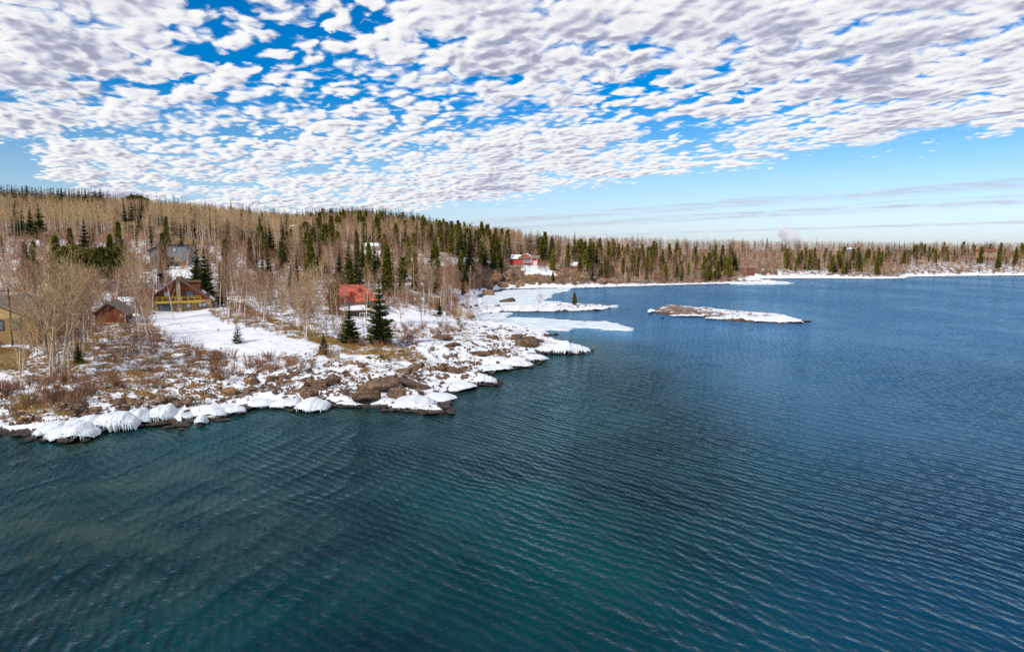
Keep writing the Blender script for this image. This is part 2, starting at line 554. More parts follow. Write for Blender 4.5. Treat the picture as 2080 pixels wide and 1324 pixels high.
gold = t.mix(t.ss(nfine, 0.35, 0.65), (0.14, 0.085, 0.03), (0.33, 0.215, 0.085))
lit = t.mix(grass_a, lit, gold)
gc = t.mix(t.ss(t.m('ADD', rock_a, t.m('MULTIPLY', t.m('SUBTRACT', nn, 0.5), 0.9)), 0.42, 0.58), lit, rc)
gc = t.mix(sn, gc, snow_detail(t, pos))
t.put(b.inputs['Base Color'], gc)
b.inputs['Roughness'].default_value = 0.85
bp = t.new('ShaderNodeBump'); bp.inputs['Distance'].default_value = 0.35; bp.inputs['Strength'].default_value = 0.8
t.put(bp.inputs['Height'], t.mix(sn, t.m('MULTIPLY', t.m('ADD', rh, nfine), 0.5), t.lin(t.noise(pos, 1.1, 4, 0.55), 0, 1, 0.75, 1.0)))
t.l.new(bp.outputs[0], b.inputs['Normal'])

# loose rock, with snow lying on top of it
def rock_mat(name, snowiness=0.5, wetness=0.0, light=1.0):
    m, t, b = mat(name)
    tcn = t.new('ShaderNodeTexCoord'); geo = t.new('ShaderNodeNewGeometry')
    oi = t.new('ShaderNodeObjectInfo')
    off = t.m('MULTIPLY', oi.outputs['Random'], 60.0)
    p = t.vadd(geo.outputs['Position'], t.comb(off, off, off))
    c, h = rock_nodes(t, p, t.ss(t.sep(geo.outputs['Position'])[2], 0.75, 0.15, wetness * 0.6, 1.0))
    v_ = t.lin(oi.outputs['Random'], 0, 1, 0.8 * light, 1.35 * light)
    c = t.mix(1.0, c, t.comb(v_, v_, v_), 'MULTIPLY')
    zu = t.sep(geo.outputs['Normal'])[2]
    n = t.noise(p, 1.3, 5, 0.65)
    if snowiness > 0:
        s_ = t.m('MULTIPLY', t.ss(t.m('ADD', zu, t.m('MULTIPLY', t.m('SUBTRACT', n, 0.5), 1.6)), 1.12 - 0.42 * snowiness, 1.2 - 0.42 * snowiness), t.ss(t.sep(geo.outputs['Position'])[2], 0.3, 0.5))
        c = t.mix(s_, c, snow_detail(t, p))
    t.put(b.inputs['Base Color'], c)
    b.inputs['Roughness'].default_value = 0.8 if not wetness else 0.5
    bp = t.new('ShaderNodeBump'); bp.inputs['Distance'].default_value = 0.6; bp.inputs['Strength'].default_value = 0.9
    t.put(bp.inputs['Height'], h)
    t.l.new(bp.outputs[0], b.inputs['Normal'])
    return m


M_rock = rock_mat('weathered_rock', 0.35)
M_rock_bare = rock_mat('bare_lichen_rock', 0.0, 0.0, 1.15)
M_rock_wet = rock_mat('wet_shore_rock', 0.0, 1.0)
M_rock_cliff = rock_mat('cliff_rock', 0.15, 0.0, 1.7)

# ice
M_ice, t, b = mat('shore_ice')
geo = t.new('ShaderNodeNewGeometry')
n = t.noise(geo.outputs['Position'], 2.2, 5, 0.6)
t.put(b.inputs['Base Color'], t.mix(t.ss(n, 0.3, 0.7), (0.60, 0.67, 0.73), (0.76, 0.78, 0.80)))
b.inputs['Roughness'].default_value = 0.45
b.inputs['Subsurface Weight'].default_value = 0.0
bp = t.new('ShaderNodeBump'); bp.inputs['Distance'].default_value = 0.12
t.put(bp.inputs['Height'], t.noise(t.vscale(geo.outputs['Position'], (4, 4, 0.7)), 1.3, 4, 0.6)); t.l.new(bp.outputs[0], b.inputs['Normal'])
M_floe, t, b = mat('floating_ice')
geo = t.new('ShaderNodeNewGeometry')
n = t.noise(t.vscale(geo.outputs['Position'], (0.5, 1.0, 1)), 0.5, 7, 0.68)
n2 = t.noise(geo.outputs['Position'], 2.5, 4, 0.7)
t.put(b.inputs['Base Color'], t.mix(t.ss(t.m('ADD', t.m('MULTIPLY', n, .7), t.m('MULTIPLY', n2, .3)), 0.36, 0.60), (0.38, 0.49, 0.57), (0.72, 0.77, 0.80)))
b.inputs['Roughness'].default_value = 0.6
bp = t.new('ShaderNodeBump'); bp.inputs['Distance'].default_value = 0.2
t.put(bp.inputs['Height'], n); t.l.new(bp.outputs[0], b.inputs['Normal'])

# lake water
M_water, t, b = mat('lake_water')
geo = t.new('ShaderNodeNewGeometry')
pos = geo.outputs['Position']
px_, py_, _ = t.sep(pos)
sh = t.new('ShaderNodeAttribute', attribute_name='shallow').outputs['Fac']
bed = t.noise(pos, 0.14, 6, 0.65)
shal = t.m('MULTIPLY', sh, t.ss(bed, 0.30, 0.68, 0.45, 1.1), clamp=True)
tl = t.new('ShaderNodeAttribute', attribute_name='teal').outputs['Fac']
teal = t.mix(t.ss(t.noise(pos, 0.035, 4, 0.6), 0.35, 0.65), (0.0002, 0.011, 0.014), (0.0004, 0.043, 0.047))
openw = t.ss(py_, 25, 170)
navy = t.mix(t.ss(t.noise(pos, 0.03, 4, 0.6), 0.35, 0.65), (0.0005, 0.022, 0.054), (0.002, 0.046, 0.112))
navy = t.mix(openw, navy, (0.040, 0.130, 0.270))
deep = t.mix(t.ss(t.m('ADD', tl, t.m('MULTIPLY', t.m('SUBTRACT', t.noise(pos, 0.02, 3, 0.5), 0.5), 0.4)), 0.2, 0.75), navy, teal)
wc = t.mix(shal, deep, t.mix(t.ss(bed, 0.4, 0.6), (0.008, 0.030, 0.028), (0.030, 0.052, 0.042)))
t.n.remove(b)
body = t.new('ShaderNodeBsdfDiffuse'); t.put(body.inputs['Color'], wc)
mirror = t.new('ShaderNodeBsdfGlossy'); mirror.inputs['Roughness'].default_value = 0.12; mirror.inputs['Color'].default_value = (0.54, 0.82, 1.0, 1)
fres = t.new('ShaderNodeFresnel'); fres.inputs['IOR'].default_value = 1.13
mixs = t.new('ShaderNodeMixShader')
t.l.new(fres.outputs[0], mixs.inputs[0]); t.l.new(body.outputs[0], mixs.inputs[1]); t.l.new(mirror.outputs[0], mixs.inputs[2])
t.l.new(mixs.outputs[0], t.n['Material Output'].inputs['Surface'])


def wave(dirx, diry, lam, warp, seed, sharp=1.0):
    wn_ = t.noise(pos, warp, 3, 0.5)
    ph = t.m('ADD', t.m('MULTIPLY', px_, dirx * 2 * math.pi / lam), t.m('MULTIPLY', py_, diry * 2 * math.pi / lam))
    ph = t.m('ADD', ph, t.m('MULTIPLY', wn_, 16.0 + seed))
    s_ = t.m('ADD', t.m('MULTIPLY', t.m('SINE', ph), 0.5), 0.5)
    return t.m('POWER', s_, sharp)


w1 = wave(0.80, 0.60, 2.0, 0.085, 0.0, 2.2)
w2 = wave(0.98, -0.20, 2.3, 0.075, 3.0, 2.0)
w3 = wave(0.62, 0.78, 0.95, 0.16, -4.0, 1.6)
w4 = wave(0.93, 0.36, 0.62, 0.22, -6.0, 1.4)
side = t.ss(t.m('ADD', px_, t.m('MULTIPLY', t.m('SUBTRACT', t.noise(pos, 0.03, 2, 0.5), 0.5), 40)), -18, 10)
amp = t.ss(t.noise(t.vscale(pos, (0.03, 0.016, 0)), 1.0, 3, 0.6), 0.30, 0.66, 0.35, 1.0)
amp2 = t.ss(t.noise(pos, 0.16, 4, 0.65), 0.3, 0.7, 0.15, 1.25)
calm = t.ss(sh, 0.25, 0.9, 1.0, 0.45)
chop = t.noise(t.vscale(pos, (1.1, 1.4, 1)), 1.7, 3, 0.6)
hh = t.m('ADD', t.m('MULTIPLY', w1, t.lin(side, 0, 1, 0.15, 0.62)), t.m('MULTIPLY', w2, t.lin(side, 0, 1, 0.55, 0.10)))
hh = t.m('ADD', t.m('MULTIPLY', hh, amp2), t.m('ADD', t.m('MULTIPLY', w3, 0.26), t.m('MULTIPLY', w4, 0.15)))
hh = t.m('ADD', hh, t.m('MULTIPLY', chop, 0.42))
hh = t.m('MULTIPLY', t.m('MULTIPLY', hh, amp), calm)
bp = t.new('ShaderNodeBump'); bp.inputs['Distance'].default_value = 0.36; bp.inputs['Strength'].default_value = 1.0
t.put(bp.inputs['Height'], hh)
for nd in (mirror, fres, body): t.l.new(bp.outputs[0], nd.inputs['Normal'])

# trees
B_aspen = bark('aspen_bark', (0.52, 0.44, 0.30), (0.10, 0.075, 0.05), 0.45)
T_aspen = bark('aspen_twigs', (0.45, 0.34, 0.165), (0.16, 0.11, 0.06), 0.3)
B_birch = bark('birch_bark', (0.74, 0.68, 0.58), (0.09, 0.07, 0.06), 0.6)
T_birch = bark('birch_twigs', (0.36, 0.235, 0.14), (0.13, 0.08, 0.07), 0.3)
B_brown = bark('brown_bark', (0.32, 0.24, 0.18), (0.06, 0.045, 0.035), 0.5)
T_brown = bark('brown_twigs', (0.29, 0.165, 0.095), (0.09, 0.05, 0.04), 0.3)
T_red = bark('red_brush_twigs', (0.29, 0.165, 0.085), (0.09, 0.04, 0.03), 0.3)
T_tan = bark('tan_far_twigs', (0.55, 0.40, 0.19), (0.2, 0.13, 0.07), 0.3)
B_spruce = bark('spruce_bark', (0.13, 0.09, 0.06), (0.05, 0.035, 0.025), 0.5)
L_spruce = leafy('spruce_needles', (0.024, 0.034, 0.009), (0.11, 0.115, 0.028))
L_pine = leafy('pine_needles', (0.045, 0.050, 0.008), (0.19, 0.17, 0.028))
L_cedar = leafy('cedar_foliage', (0.055, 0.058, 0.008), (0.20, 0.17, 0.020))
L_far = leafy('far_conifer_needles', (0.026, 0.034, 0.012), (0.110, 0.112, 0.036))
M_grass = leafy('dry_grass_blades', (0.22, 0.125, 0.03), (0.42, 0.26, 0.07), 0.3)

# buildings
M_brick = simple('tan_brick', (0.40, 0.27, 0.125), 0.85, 0.25, 5, stretch=(1, 1, 3))
M_redwood = simple('dark_red_boards', (0.20, 0.058, 0.028), 0.7, 0.5, 3, stretch=(6, 6, 0.5))
M_rooftile = simple('brown_shingles', (0.16, 0.085, 0.06), 0.9, 0.35, 4)
M_stone = simple('chimney_stone', (0.42, 0.31, 0.21), 0.9, 0.35, 4)
M_yellow = simple('yellow_paint', (0.47, 0.315, 0.04), 0.5, 0.12, 3)
M_tan = simple('tan_siding', (0.50, 0.34, 0.15), 0.8, 0.18, 3, stretch=(1, 1, 4))
M_tandark = simple('brown_siding', (0.27, 0.17, 0.065), 0.8, 0.25, 3, stretch=(1, 1, 4))
M_grayroof = simple('grey_brown_shingles', (0.20, 0.155, 0.12), 0.9, 0.3, 4)
M_graywall = simple('slate_grey_siding', (0.17, 0.185, 0.215), 0.7, 0.15, 2, stretch=(4, 4, 0.5))
M_black = simple('black_metal_trim', (0.012, 0.016, 0.028), 0.5, 0.2, 3)
M_redroof = simple('red_metal_roof', (0.42, 0.10, 0.062), 0.6, 0.45, 1.5)
M_darkred = simple('dark_red_trim', (0.30, 0.03, 0.025), 0.6, 0.2, 3)
M_beige = simple('beige_siding', (0.48, 0.42, 0.28), 0.8, 0.15, 3)
M_white = simple('white_paint', (0.78, 0.76, 0.70), 0.6, 0.08, 3)
M_redwall = simple('red_siding', (0.48, 0.06, 0.05), 0.7, 0.2, 3, stretch=(1, 1, 4))
M_wood = simple('weathered_wood', (0.30, 0.21, 0.13), 0.85, 0.3, 3)
M_roofsnow = simple('roof_snow', SNOW, 0.8, 0.05, 1)
M_blue = simple('blue_cover', (0.03, 0.20, 0.36), 0.6, 0.2, 3)
M_dish = simple('grey_enamel', (0.30, 0.33, 0.33), 0.5, 0.1, 3)
M_dark = simple('dark_interior', (0.03, 0.028, 0.03), 0.6, 0.2, 3)
M_glass, t, b = mat('window_glass')
b.inputs['Base Color'].default_value = (0.10, 0.13, 0.15, 1)
b.inputs['Roughness'].default_value = 0.06
b.inputs['Specular IOR Level'].default_value = 0.9
M_curtain = simple('pale_blind', (0.55, 0.58, 0.58), 0.7, 0.1, 2)


# ------------------------------------------------------------------ object helpers
class MB:
    def __init__(s):
        s.v = []; s.f = []

    def box(s, x0, x1, y0, y1, z0, z1):
        o = len(s.v)
        s.v += [(x0, y0, z0), (x1, y0, z0), (x1, y1, z0), (x0, y1, z0), (x0, y0, z1), (x1, y0, z1), (x1, y1, z1), (x0, y1, z1)]
        s.f += [tuple(o + i for i in q) for q in ((0, 3, 2, 1), (4, 5, 6, 7), (0, 1, 5, 4), (1, 2, 6, 5), (2, 3, 7, 6), (3, 0, 4, 7))]
        return s

    def prism(s, prof, y0, y1, axis='y'):
        """closed polygon prof (x,z) swept from y0 to y1"""
        o = len(s.v); n = len(prof)
        for yy in (y0, y1):
            for (a, c) in prof:
                s.v.append((a, yy, c) if axis == 'y' else (yy, a, c))
        s.f.append(tuple(o + i for i in range(n))); s.f.append(tuple(o + n + i for i in reversed(range(n))))
        for i in range(n):
            j = (i + 1) % n
            s.f.append((o + i, o + n + i, o + n + j, o + j))
        return s

    def tube(s, pts, rad, sides=5, cap=True):
        o = len(s.v); n = len(pts)
        for i, p in enumerate(pts):
            p = Vector(p)
            a = Vector(pts[max(i - 1, 0)]); c = Vector(pts[min(i + 1, n - 1)])
            d = (c - a)
            d = d.normalized() if d.length > 1e-6 else Vector((0, 0, 1))
            ref = Vector((1, 0, 0)) if abs(d.x) < 0.8 else Vector((0, 1, 0))
            e1 = d.cross(ref).normalized(); e2 = d.cross(e1)
            for k_ in range(sides):
                an = 2 * math.pi * k_ / sides
                q = p + (e1 * math.cos(an) + e2 * math.sin(an)) * rad[i]
                s.v.append((q.x, q.y, q.z))
        for i in range(n - 1):
            for k_ in range(sides):
                k2 = (k_ + 1) % sides
                s.f.append((o + i * sides + k_, o + i * sides + k2, o + (i + 1) * sides + k2, o + (i + 1) * sides + k_))
        if cap:
            s.f.append(tuple(o + (n - 1) * sides + k_ for k_ in range(sides)))
        return s

    def tri(s, a, b_, c):
        o = len(s.v)
        s.v += [tuple(a), tuple(b_), tuple(c)]; s.f.append((o, o + 1, o + 2))

    def quad(s, a, b_, c, d):
        o = len(s.v)
        s.v += [tuple(a), tuple(b_), tuple(c), tuple(d)]; s.f.append((o, o + 1, o + 2, o + 3))

    def mesh(s, name, m, smooth=False):
        me = bpy.data.meshes.new(name)
        me.from_pydata(s.v, [], s.f)
        me.materials.append(m)
        if smooth: me.polygons.foreach_set('use_smooth', [True] * len(me.polygons))
        me.update()
        return me

    def build(s, name, m, parent=None, smooth=False, kind=None):
        return link(name, s.mesh(name, m, smooth), parent, kind)


def link(name, me, parent=None, kind=None):
    o = bpy.data.objects.new(name, me)
    COL.objects.link(o)
    if parent is not None: o.parent = parent
    if kind: o['kind'] = kind
    return o


def tag(o, label, cat=None, group=None, kind=None):
    o['label'] = label
    if cat: o['category'] = cat
    if group: o['group'] = group
    if kind: o['kind'] = kind
    return o


def thing(name, label, cat, loc=(0, 0, 0), rz=0.0, group=None, scale=None):
    o = bpy.data.objects.new(name, None)
    o.empty_display_size = 0.3
    COL.objects.link(o)
    o.location = loc
    o.rotation_euler = (0, 0, rz)
    if scale is not None: o.scale = (scale,) * 3 if not hasattr(scale, '__len__') else scale
    return tag(o, label, cat, group)


# ------------------------------------------------------------------ ground sheet
az = np.linspace(-1.02, 1.02, 900)          # x / y
dd = np.concatenate([np.exp(np.linspace(math.log(56), math.log(240), 430)), np.exp(np.linspace(math.log(242), math.log(1150), 190)), np.exp(np.linspace(math.log(1200), math.log(7000), 20))])
D_, A_ = np.meshgrid(dd, az, indexing='ij')
X_, Y_ = A_ * D_, D_
Z_ = H(X_.ravel(), Y_.ravel()).reshape(X_.shape)
PX, PY = to_px(X_, Y_, Z_)
SD = sdist(X_.ravel(), Y_.ravel()).reshape(X_.shape)
SI = poly_sd(X_.ravel(), Y_.ravel(), isl_poly).reshape(X_.shape)


def region(pts, soft=6):
    return sstep(poly_sd(PX, PY, np.array(pts, float)), -soft, soft)


snow = np.where(Y_ < 240, 0.50, 0.42)
snow = np.where(Y_ > 330, 0.34, snow)
rock = np.clip(1.15 - np.maximum(SD, 0) / 17, 0, 1)
grass = np.zeros_like(snow)
snow = snow - 0.01 * np.clip(1.1 - SD / 22, 0, 1) * (Y_ < 160)


def blend(arr, w, val):
    return arr * (1 - w) + val * w


for pts, sv, rv, gv, soft in [
        (LAWN, 1.25, 0.0, 0.0, 5),
        ([(-100, 650), (0, 640), (300, 640), (330, 690), (460, 725), (470, 790), (330, 810), (150, 800), (-100, 800)], 0.435, 0.12, 0.3, 14),
        ([(0, 600), (60, 595), (60, 640), (0, 640)], 1.0, 0, 0, 8), ([(240, 590), (300, 590), (290, 640), (250, 640)], 0.95, 0, 0, 6),
        ([(-100, 755), (20, 755), (60, 775), (100, 790), (60, 800), (-100, 790)], 0.95, 0, 0, 8),
        ([(-100, 690), (55, 690), (60, 704), (-100, 716)], 1.1, 0, 0, 4),
        ([(-80, 708), (35, 704), (62, 716), (50, 738), (20, 748), (-80, 750)], -0.2, 0, 1.0, 4),
        ([(320, 538), (385, 538), (390, 590), (310, 590)], 0.85, 0, 0, 8),
        ([(-100, 486), (330, 488), (330, 513), (-100, 513)], 0.72, 0, 0, 5),
        ([(400, 500), (520, 505), (520, 518), (400, 512)], 0.7, 0, 0, 4),
        ([(780, 640), (820, 628), (880, 645), (905, 660), (840, 664), (800, 668)], 1.2, 0, 0, 5),
        ([(660, 645), (770, 640), (770, 690), (690, 692)], 0.8, 0, 0, 8),
        ([(430, 640), (500, 660), (570, 677), (650, 698), (690, 700), (700, 690), (600, 672), (500, 645), (430, 630)], 0.46, 0, 0.9, 7),
        ([(690, 698), (760, 694), (860, 700), (850, 712), (770, 712), (700, 708)], 0.46, 0, 0.7, 8),
        ([(460, 745), (480, 725), (500, 725), (490, 780), (455, 790)], 0.95, 0.1, 0, 5),
        ([(780, 525), (1000, 525), (1000, 536), (780, 545)], 0.72, 0.1, 0, 5),
        ([(690, 495), (735, 495), (735, 535), (690, 535)], 0.65, 0, 0, 6),
        ([(1030, 540), (1110, 538), (1130, 560), (1040, 560)], 0.7, 0.3, 0, 4),
        ([(950, 532), (1060, 540), (1060, 585), (960, 600)], 0.22, 1.0, 0, 6),
        ([(760, 446), (830, 448), (830, 462), (760, 460)], 1.0, 0, 0, 4),
        ([(1580, 548), (1690, 548), (1660, 570), (1580, 568)], 0.45, 0.2, 0, 3),
        ([(1500, 560), (1700, 562), (1700, 568), (1500, 568)], 0.75, 0.3, 0, 2),
        ([(930, 585), (1130, 580), (1130, 660), (900, 660)], 0.78, 0.8, 0, 8),
        ([(850, 700), (920, 695), (1000, 720), (900, 735), (850, 725)], 0.95, 0.7, 0, 8),
        ([(1850, 530), (2080, 530), (2080, 556), (1850, 556)], 0.42, 0.5, 0.3, 6)]:
    w_ = region(pts, soft)
    snow = blend(snow, w_, sv); rock = blend(rock, w_, rv); grass = blend(grass, w_, gv)
# a rim of snow and ice along the waterline
rim = np.exp(-((SD - 1.6) / np.clip(Y_ / 70, 1.6, 3.2)) ** 2) * (SD > 0)
snow = snow + rim * np.where(Y_ > 200, 0.55, 0.42)
snow = np.where(SI > -2, 0.36 + 0.16 * sstep(X_, 54, 68) + 0.16 * (PY > 643), snow)
rock = np.where(SI > -2, 1.0, rock)
wet = 1 - sstep(Z_, 0.15, 0.75)
keep = ~((SD < -6) & (SI < -6))
fk = keep[:-1, :-1] | keep[1:, :-1] | keep[:-1, 1:] | keep[1:, 1:]
nr, nc = X_.shape
idx = np.arange(nr * nc).reshape(nr, nc)
quads = np.stack([idx[:-1, :-1][fk], idx[:-1, 1:][fk], idx[1:, 1:][fk], idx[1:, :-1][fk]], 1)
used = np.unique(quads)
remap = np.zeros(nr * nc, np.int64); remap[used] = np.arange(len(used))
quads = remap[quads]


def np_mesh(name, verts, quads, m, smooth=True):
    me = bpy.data.meshes.new(name)
    me.vertices.add(len(verts)); me.vertices.foreach_set('co', np.asarray(verts, np.float32).ravel())
    n = len(quads)
    me.loops.add(n * 4); me.loops.foreach_set('vertex_index', np.asarray(quads, np.int32).ravel())
    me.polygons.add(n); me.polygons.foreach_set('loop_start', np.arange(n, dtype=np.int32) * 4)
    me.polygons.foreach_set('use_smooth', np.full(n, smooth))
    me.update(calc_edges=True)
    me.materials.append(m)
    return me


verts = np.stack([X_.ravel(), Y_.ravel(), Z_.ravel()], 1)[used]
me = np_mesh('ground', verts, quads, M_ground, True)
a_ = me.attributes.new('cover', 'FLOAT_VECTOR', 'POINT')
a_.data.foreach_set('vector', np.stack([snow.ravel(), rock.ravel(), grass.ravel()], 1)[used].astype(np.float32).ravel())
a_ = me.attributes.new('wet', 'FLOAT', 'POINT'); a_.data.foreach_set('value', wet.ravel()[used].astype(np.float32))
ground = link('ground', me)
tag(ground, 'snow patched rocky shore and wooded hills rising behind the lake', None, None, 'structure')

# water sheet
wd = np.concatenate([np.linspace(-40, 40, 12), np.exp(np.linspace(math.log(42), math.log(300), 150)), np.exp(np.linspace(math.log(310), math.log(7000), 40))])
wx = np.linspace(-1, 1, 220)
wx = np.sign(wx) * (np.abs(wx) * 0.5 + 0.5 * np.abs(wx) ** 2)
DW, AW = np.meshgrid(wd, wx, indexing='ij')
XW = AW * (70 + 1.1 * np.maximum(DW, 0)); YW = DW
SW = sdist(XW.ravel(), YW.ravel())
shallow = np.exp(-np.maximum(-SW, 0) / 13.0)
shallow = np.where(YW.ravel() > 150, np.exp(-np.maximum(-SW, 0) / 9.0) * 0.6, shallow)
# the shelf of pale stones off the left bank
shelf = np.exp(-((XW.ravel() + 34) / 20) ** 2 - ((YW.ravel() - 50) / 22) ** 2)
shallow = np.clip(np.maximum(shallow * 0.85, shelf * 0.9), 0, 1)
ii = np.arange(XW.size).reshape(XW.shape)
qw = np.stack([ii[:-1, :-1], ii[:-1, 1:], ii[1:, 1:], ii[1:, :-1]], -1).reshape(-1, 4)
me = np_mesh('lake_water', np.stack([XW.ravel(), YW.ravel(), np.zeros(XW.size)], 1), qw, M_water, True)
a_ = me.attributes.new('shallow', 'FLOAT', 'POINT'); a_.data.foreach_set('value', shallow.astype(np.float32))
teal_ = np.exp(-np.maximum(-SW - 22, 0) / 62.0) * (1 - 0.75 * sstep(YW.ravel(), 90, 190)) * (1 - 0.6 * sstep(XW.ravel(), -5, 45)); a_ = me.attributes.new('teal', 'FLOAT', 'POINT'); a_.data.foreach_set('value', teal_.astype(np.float32))
water = link('lake_water', me)
tag(water, 'dark teal lake with long wind ripples', None, None, 'structure')

# ------------------------------------------------------------------ plant meshes
def rvec(s=1.0):
    return Vector((random.uniform(-s, s), random.uniform(-s, s), random.uniform(-s, s)))


def bare_tree(h, seed, crown0=0.35, nb=24, ang=38, fork=0, twig=0.011, far=False, spread=0.30, lean=0.03, r0=None):
    """trunk mesh builder and crown mesh builder of a leafless tree"""
    random.seed(seed)
    T, Cn = MB(), MB()
    r0 = r0 or h * 0.0095
    nseg = 4 if far else 9
    pts, p = [], Vector((0, 0, -0.25))
    dirv = Vector((random.uniform(-lean, lean), random.uniform(-lean, lean), 1)).normalized()
    for i in range(nseg + 1):
        pts.append(p.copy())
        p = p + dirv * (h / nseg)
        dirv = (dirv + rvec(0.05 if not far else 0.03) + Vector((0, 0, 0.04))).normalized()
    rad = [max(r0 * (1 - (i / nseg) ** 1.2 * 0.93), twig) for i in range(nseg + 1)]
    T.tube(pts, rad, 3 if far else 6)

    def along(f):
        x = f * nseg; i = min(int(x), nseg - 1)
        return pts[i].lerp(pts[i + 1], x - i), rad[i] * (1 - (x - i)) + rad[i + 1] * (x - i)

    def twigs(p0, d, ln, n):
        for _ in range(n):
            e = (d + rvec(0.75) + Vector((0, 0, 0.25))).normalized()
            L = ln * random.uniform(0.5, 1.1)
            s_ = e.cross(rvec()).normalized() * twig * (1.0 if not far else 1.0)
            q = p0 + rvec(0.05)
            Cn.tri(q - s_, q + s_, q + e * L)

    az0 = random.uniform(0, 6.28)
    for j in range(nb):
        f = crown0 + (1 - crown0) * ((j + random.random()) / nb) ** 0.9
        f = min(f, 0.985)
        p0, rr = along(f)
        az0 += 2.4 + random.uniform(-0.5, 0.5)
        t_ = (f - crown0) / (1 - crown0)
        L = h * spread * (0.45 + 0.75 * math.sin(math.pi * min(1, 0.22 + t_ * 0.72))) * random.uniform(0.65, 1.15)
        a_ = math.radians(ang + random.uniform(-10, 12) - 12 * t_)
        d = Vector((math.cos(az0) * math.sin(a_), math.sin(az0) * math.sin(a_), math.cos(a_)))
        bp_, q = [], p0.copy()
        ns = 2 if far else 4
        dv = d.copy()
        for i in range(ns + 1):
            bp_.append(q.copy())
            q = q + dv * (L / ns)
            dv = (dv + rvec(0.16) + Vector((0, 0, 0.10))).normalized()
        br = max(min(rr * 0.75, L * 0.020), twig)
        Cn.tube(bp_, [max(br * (1 - 0.8 * i / ns), twig * 0.7) for i in range(ns + 1)], 3, cap=False)
        if far:
            for i in range(1, ns + 1):
                twigs(bp_[i], (bp_[i] - bp_[i - 1]).normalized(), L * 0.45, 5)
        else:
            nsub = random.randint(4, 6)
            for s2 in range(nsub):
                g = random.uniform(0.2, 1.0) * ns
                i = min(int(g), ns - 1)
                q0 = bp_[i].lerp(bp_[i + 1], g - i)
                dd_ = ((bp_[i + 1] - bp_[i]).normalized() + rvec(0.65) + Vector((0, 0, 0.15))).normalized()
                L2 = L * random.uniform(0.22, 0.48)
                m1 = q0 + dd_ * L2 * 0.5 + rvec(0.05 * L2)
                m2 = q0 + dd_ * L2 + rvec(0.1 * L2) + Vector((0, 0, 0.08 * L2))
                Cn.tube([q0, m1, m2], [max(br * 0.45, twig), twig, twig * 0.6], 3, cap=False)
                twigs(m1, dd_, L2 * 0.7, 2); twigs(m2, dd_, L2 * 0.6, 3)
    return T, Cn


def spruce(h, seed, R=0.2, dens=1.0, base=0.04, open_=False, droop=0.25, far=False, gaps=0.0, ragged=0.0):
    random.seed(seed)
    T, Cn = MB(), MB()
    T.tube([(0, 0, -0.3), (0, 0, h * 0.5), (0, 0, h * 0.98)], [h * 0.016, h * 0.010, h * 0.002], 3 if far else 6)
    nw = int((15 if open_ else 30) * dens) if not far else 13
    for w_ in range(nw):
        f = base + (1 - base) * (w_ + random.uniform(0.1, 0.9) * (0.25 if open_ else 1)) / nw
        rr = h * R * (1 - f) ** 0.85 * (1.0 if f > base + 0.05 else 0.8) * (1 + random.uniform(-ragged, ragged))
        nbr = (7 if open_ else 8) if not far else 6
        a0 = random.uniform(0, 6.28)
        for j in range(nbr):
            a = a0 + 6.283 * j / nbr + random.uniform(-0.3, 0.3)
            if random.random() < gaps: continue
            L = max(rr * random.uniform(0.62, 1.18), h * 0.012)
            o = Vector((math.cos(a), math.sin(a), 0)); sd2 = Vector((-o.y, o.x, 0))
            z0 = f * h + random.uniform(-0.01, 0.01) * h
            up = 0.35 * (f > 0.8) - droop * (1 - f)
            def pt(s_):
                return o * (L * s_) + Vector((0, 0, z0 + L * (up * s_ + 0.22 * s_ * s_)))
            n = max(3, int((9 if not far else 4) * min(1.3, 0.45 + L / (h * R))))
            for k_ in range(n):
                s_ = (k_ + 0.5) / n
                c = pt(s_)
                wd_ = L * (0.42 * (1 - s_) + 0.13) * random.uniform(0.7, 1.2)
                for sg in (-1, 1):
                    tip = c + o * wd_ * 0.75 + sd2 * sg * wd_ + Vector((0, 0, -wd_ * random.uniform(0.05, 0.55)))
                    wb = L * 0.16 if not open_ else L * 0.085
                    Cn.tri(c - o * wb, c + o * wb + Vector((0, 0, 0.04 * L)), tip)
                if not open_ and k_ % 2 == 0:
                    Cn.tri(c - sd2 * wd_ * 0.5, c + sd2 * wd_ * 0.5, c + Vector((0, 0, -wd_ * 0.9)) + o * wd_ * 0.3)
            c = pt(0.82)
            Cn.tri(c - sd2 * L * 0.10, c + sd2 * L * 0.10, pt(1.12))
    # leader
    for j in range(5):
        a = random.uniform(0, 6.28); o = Vector((math.cos(a), math.sin(a), 0))
        Cn.tri(o * h * 0.012 + Vector((0, 0, h * 0.93)), -o * h * 0.012 + Vector((0, 0, h * 0.93)), Vector((0, 0, h * 1.01)))
    return T, Cn


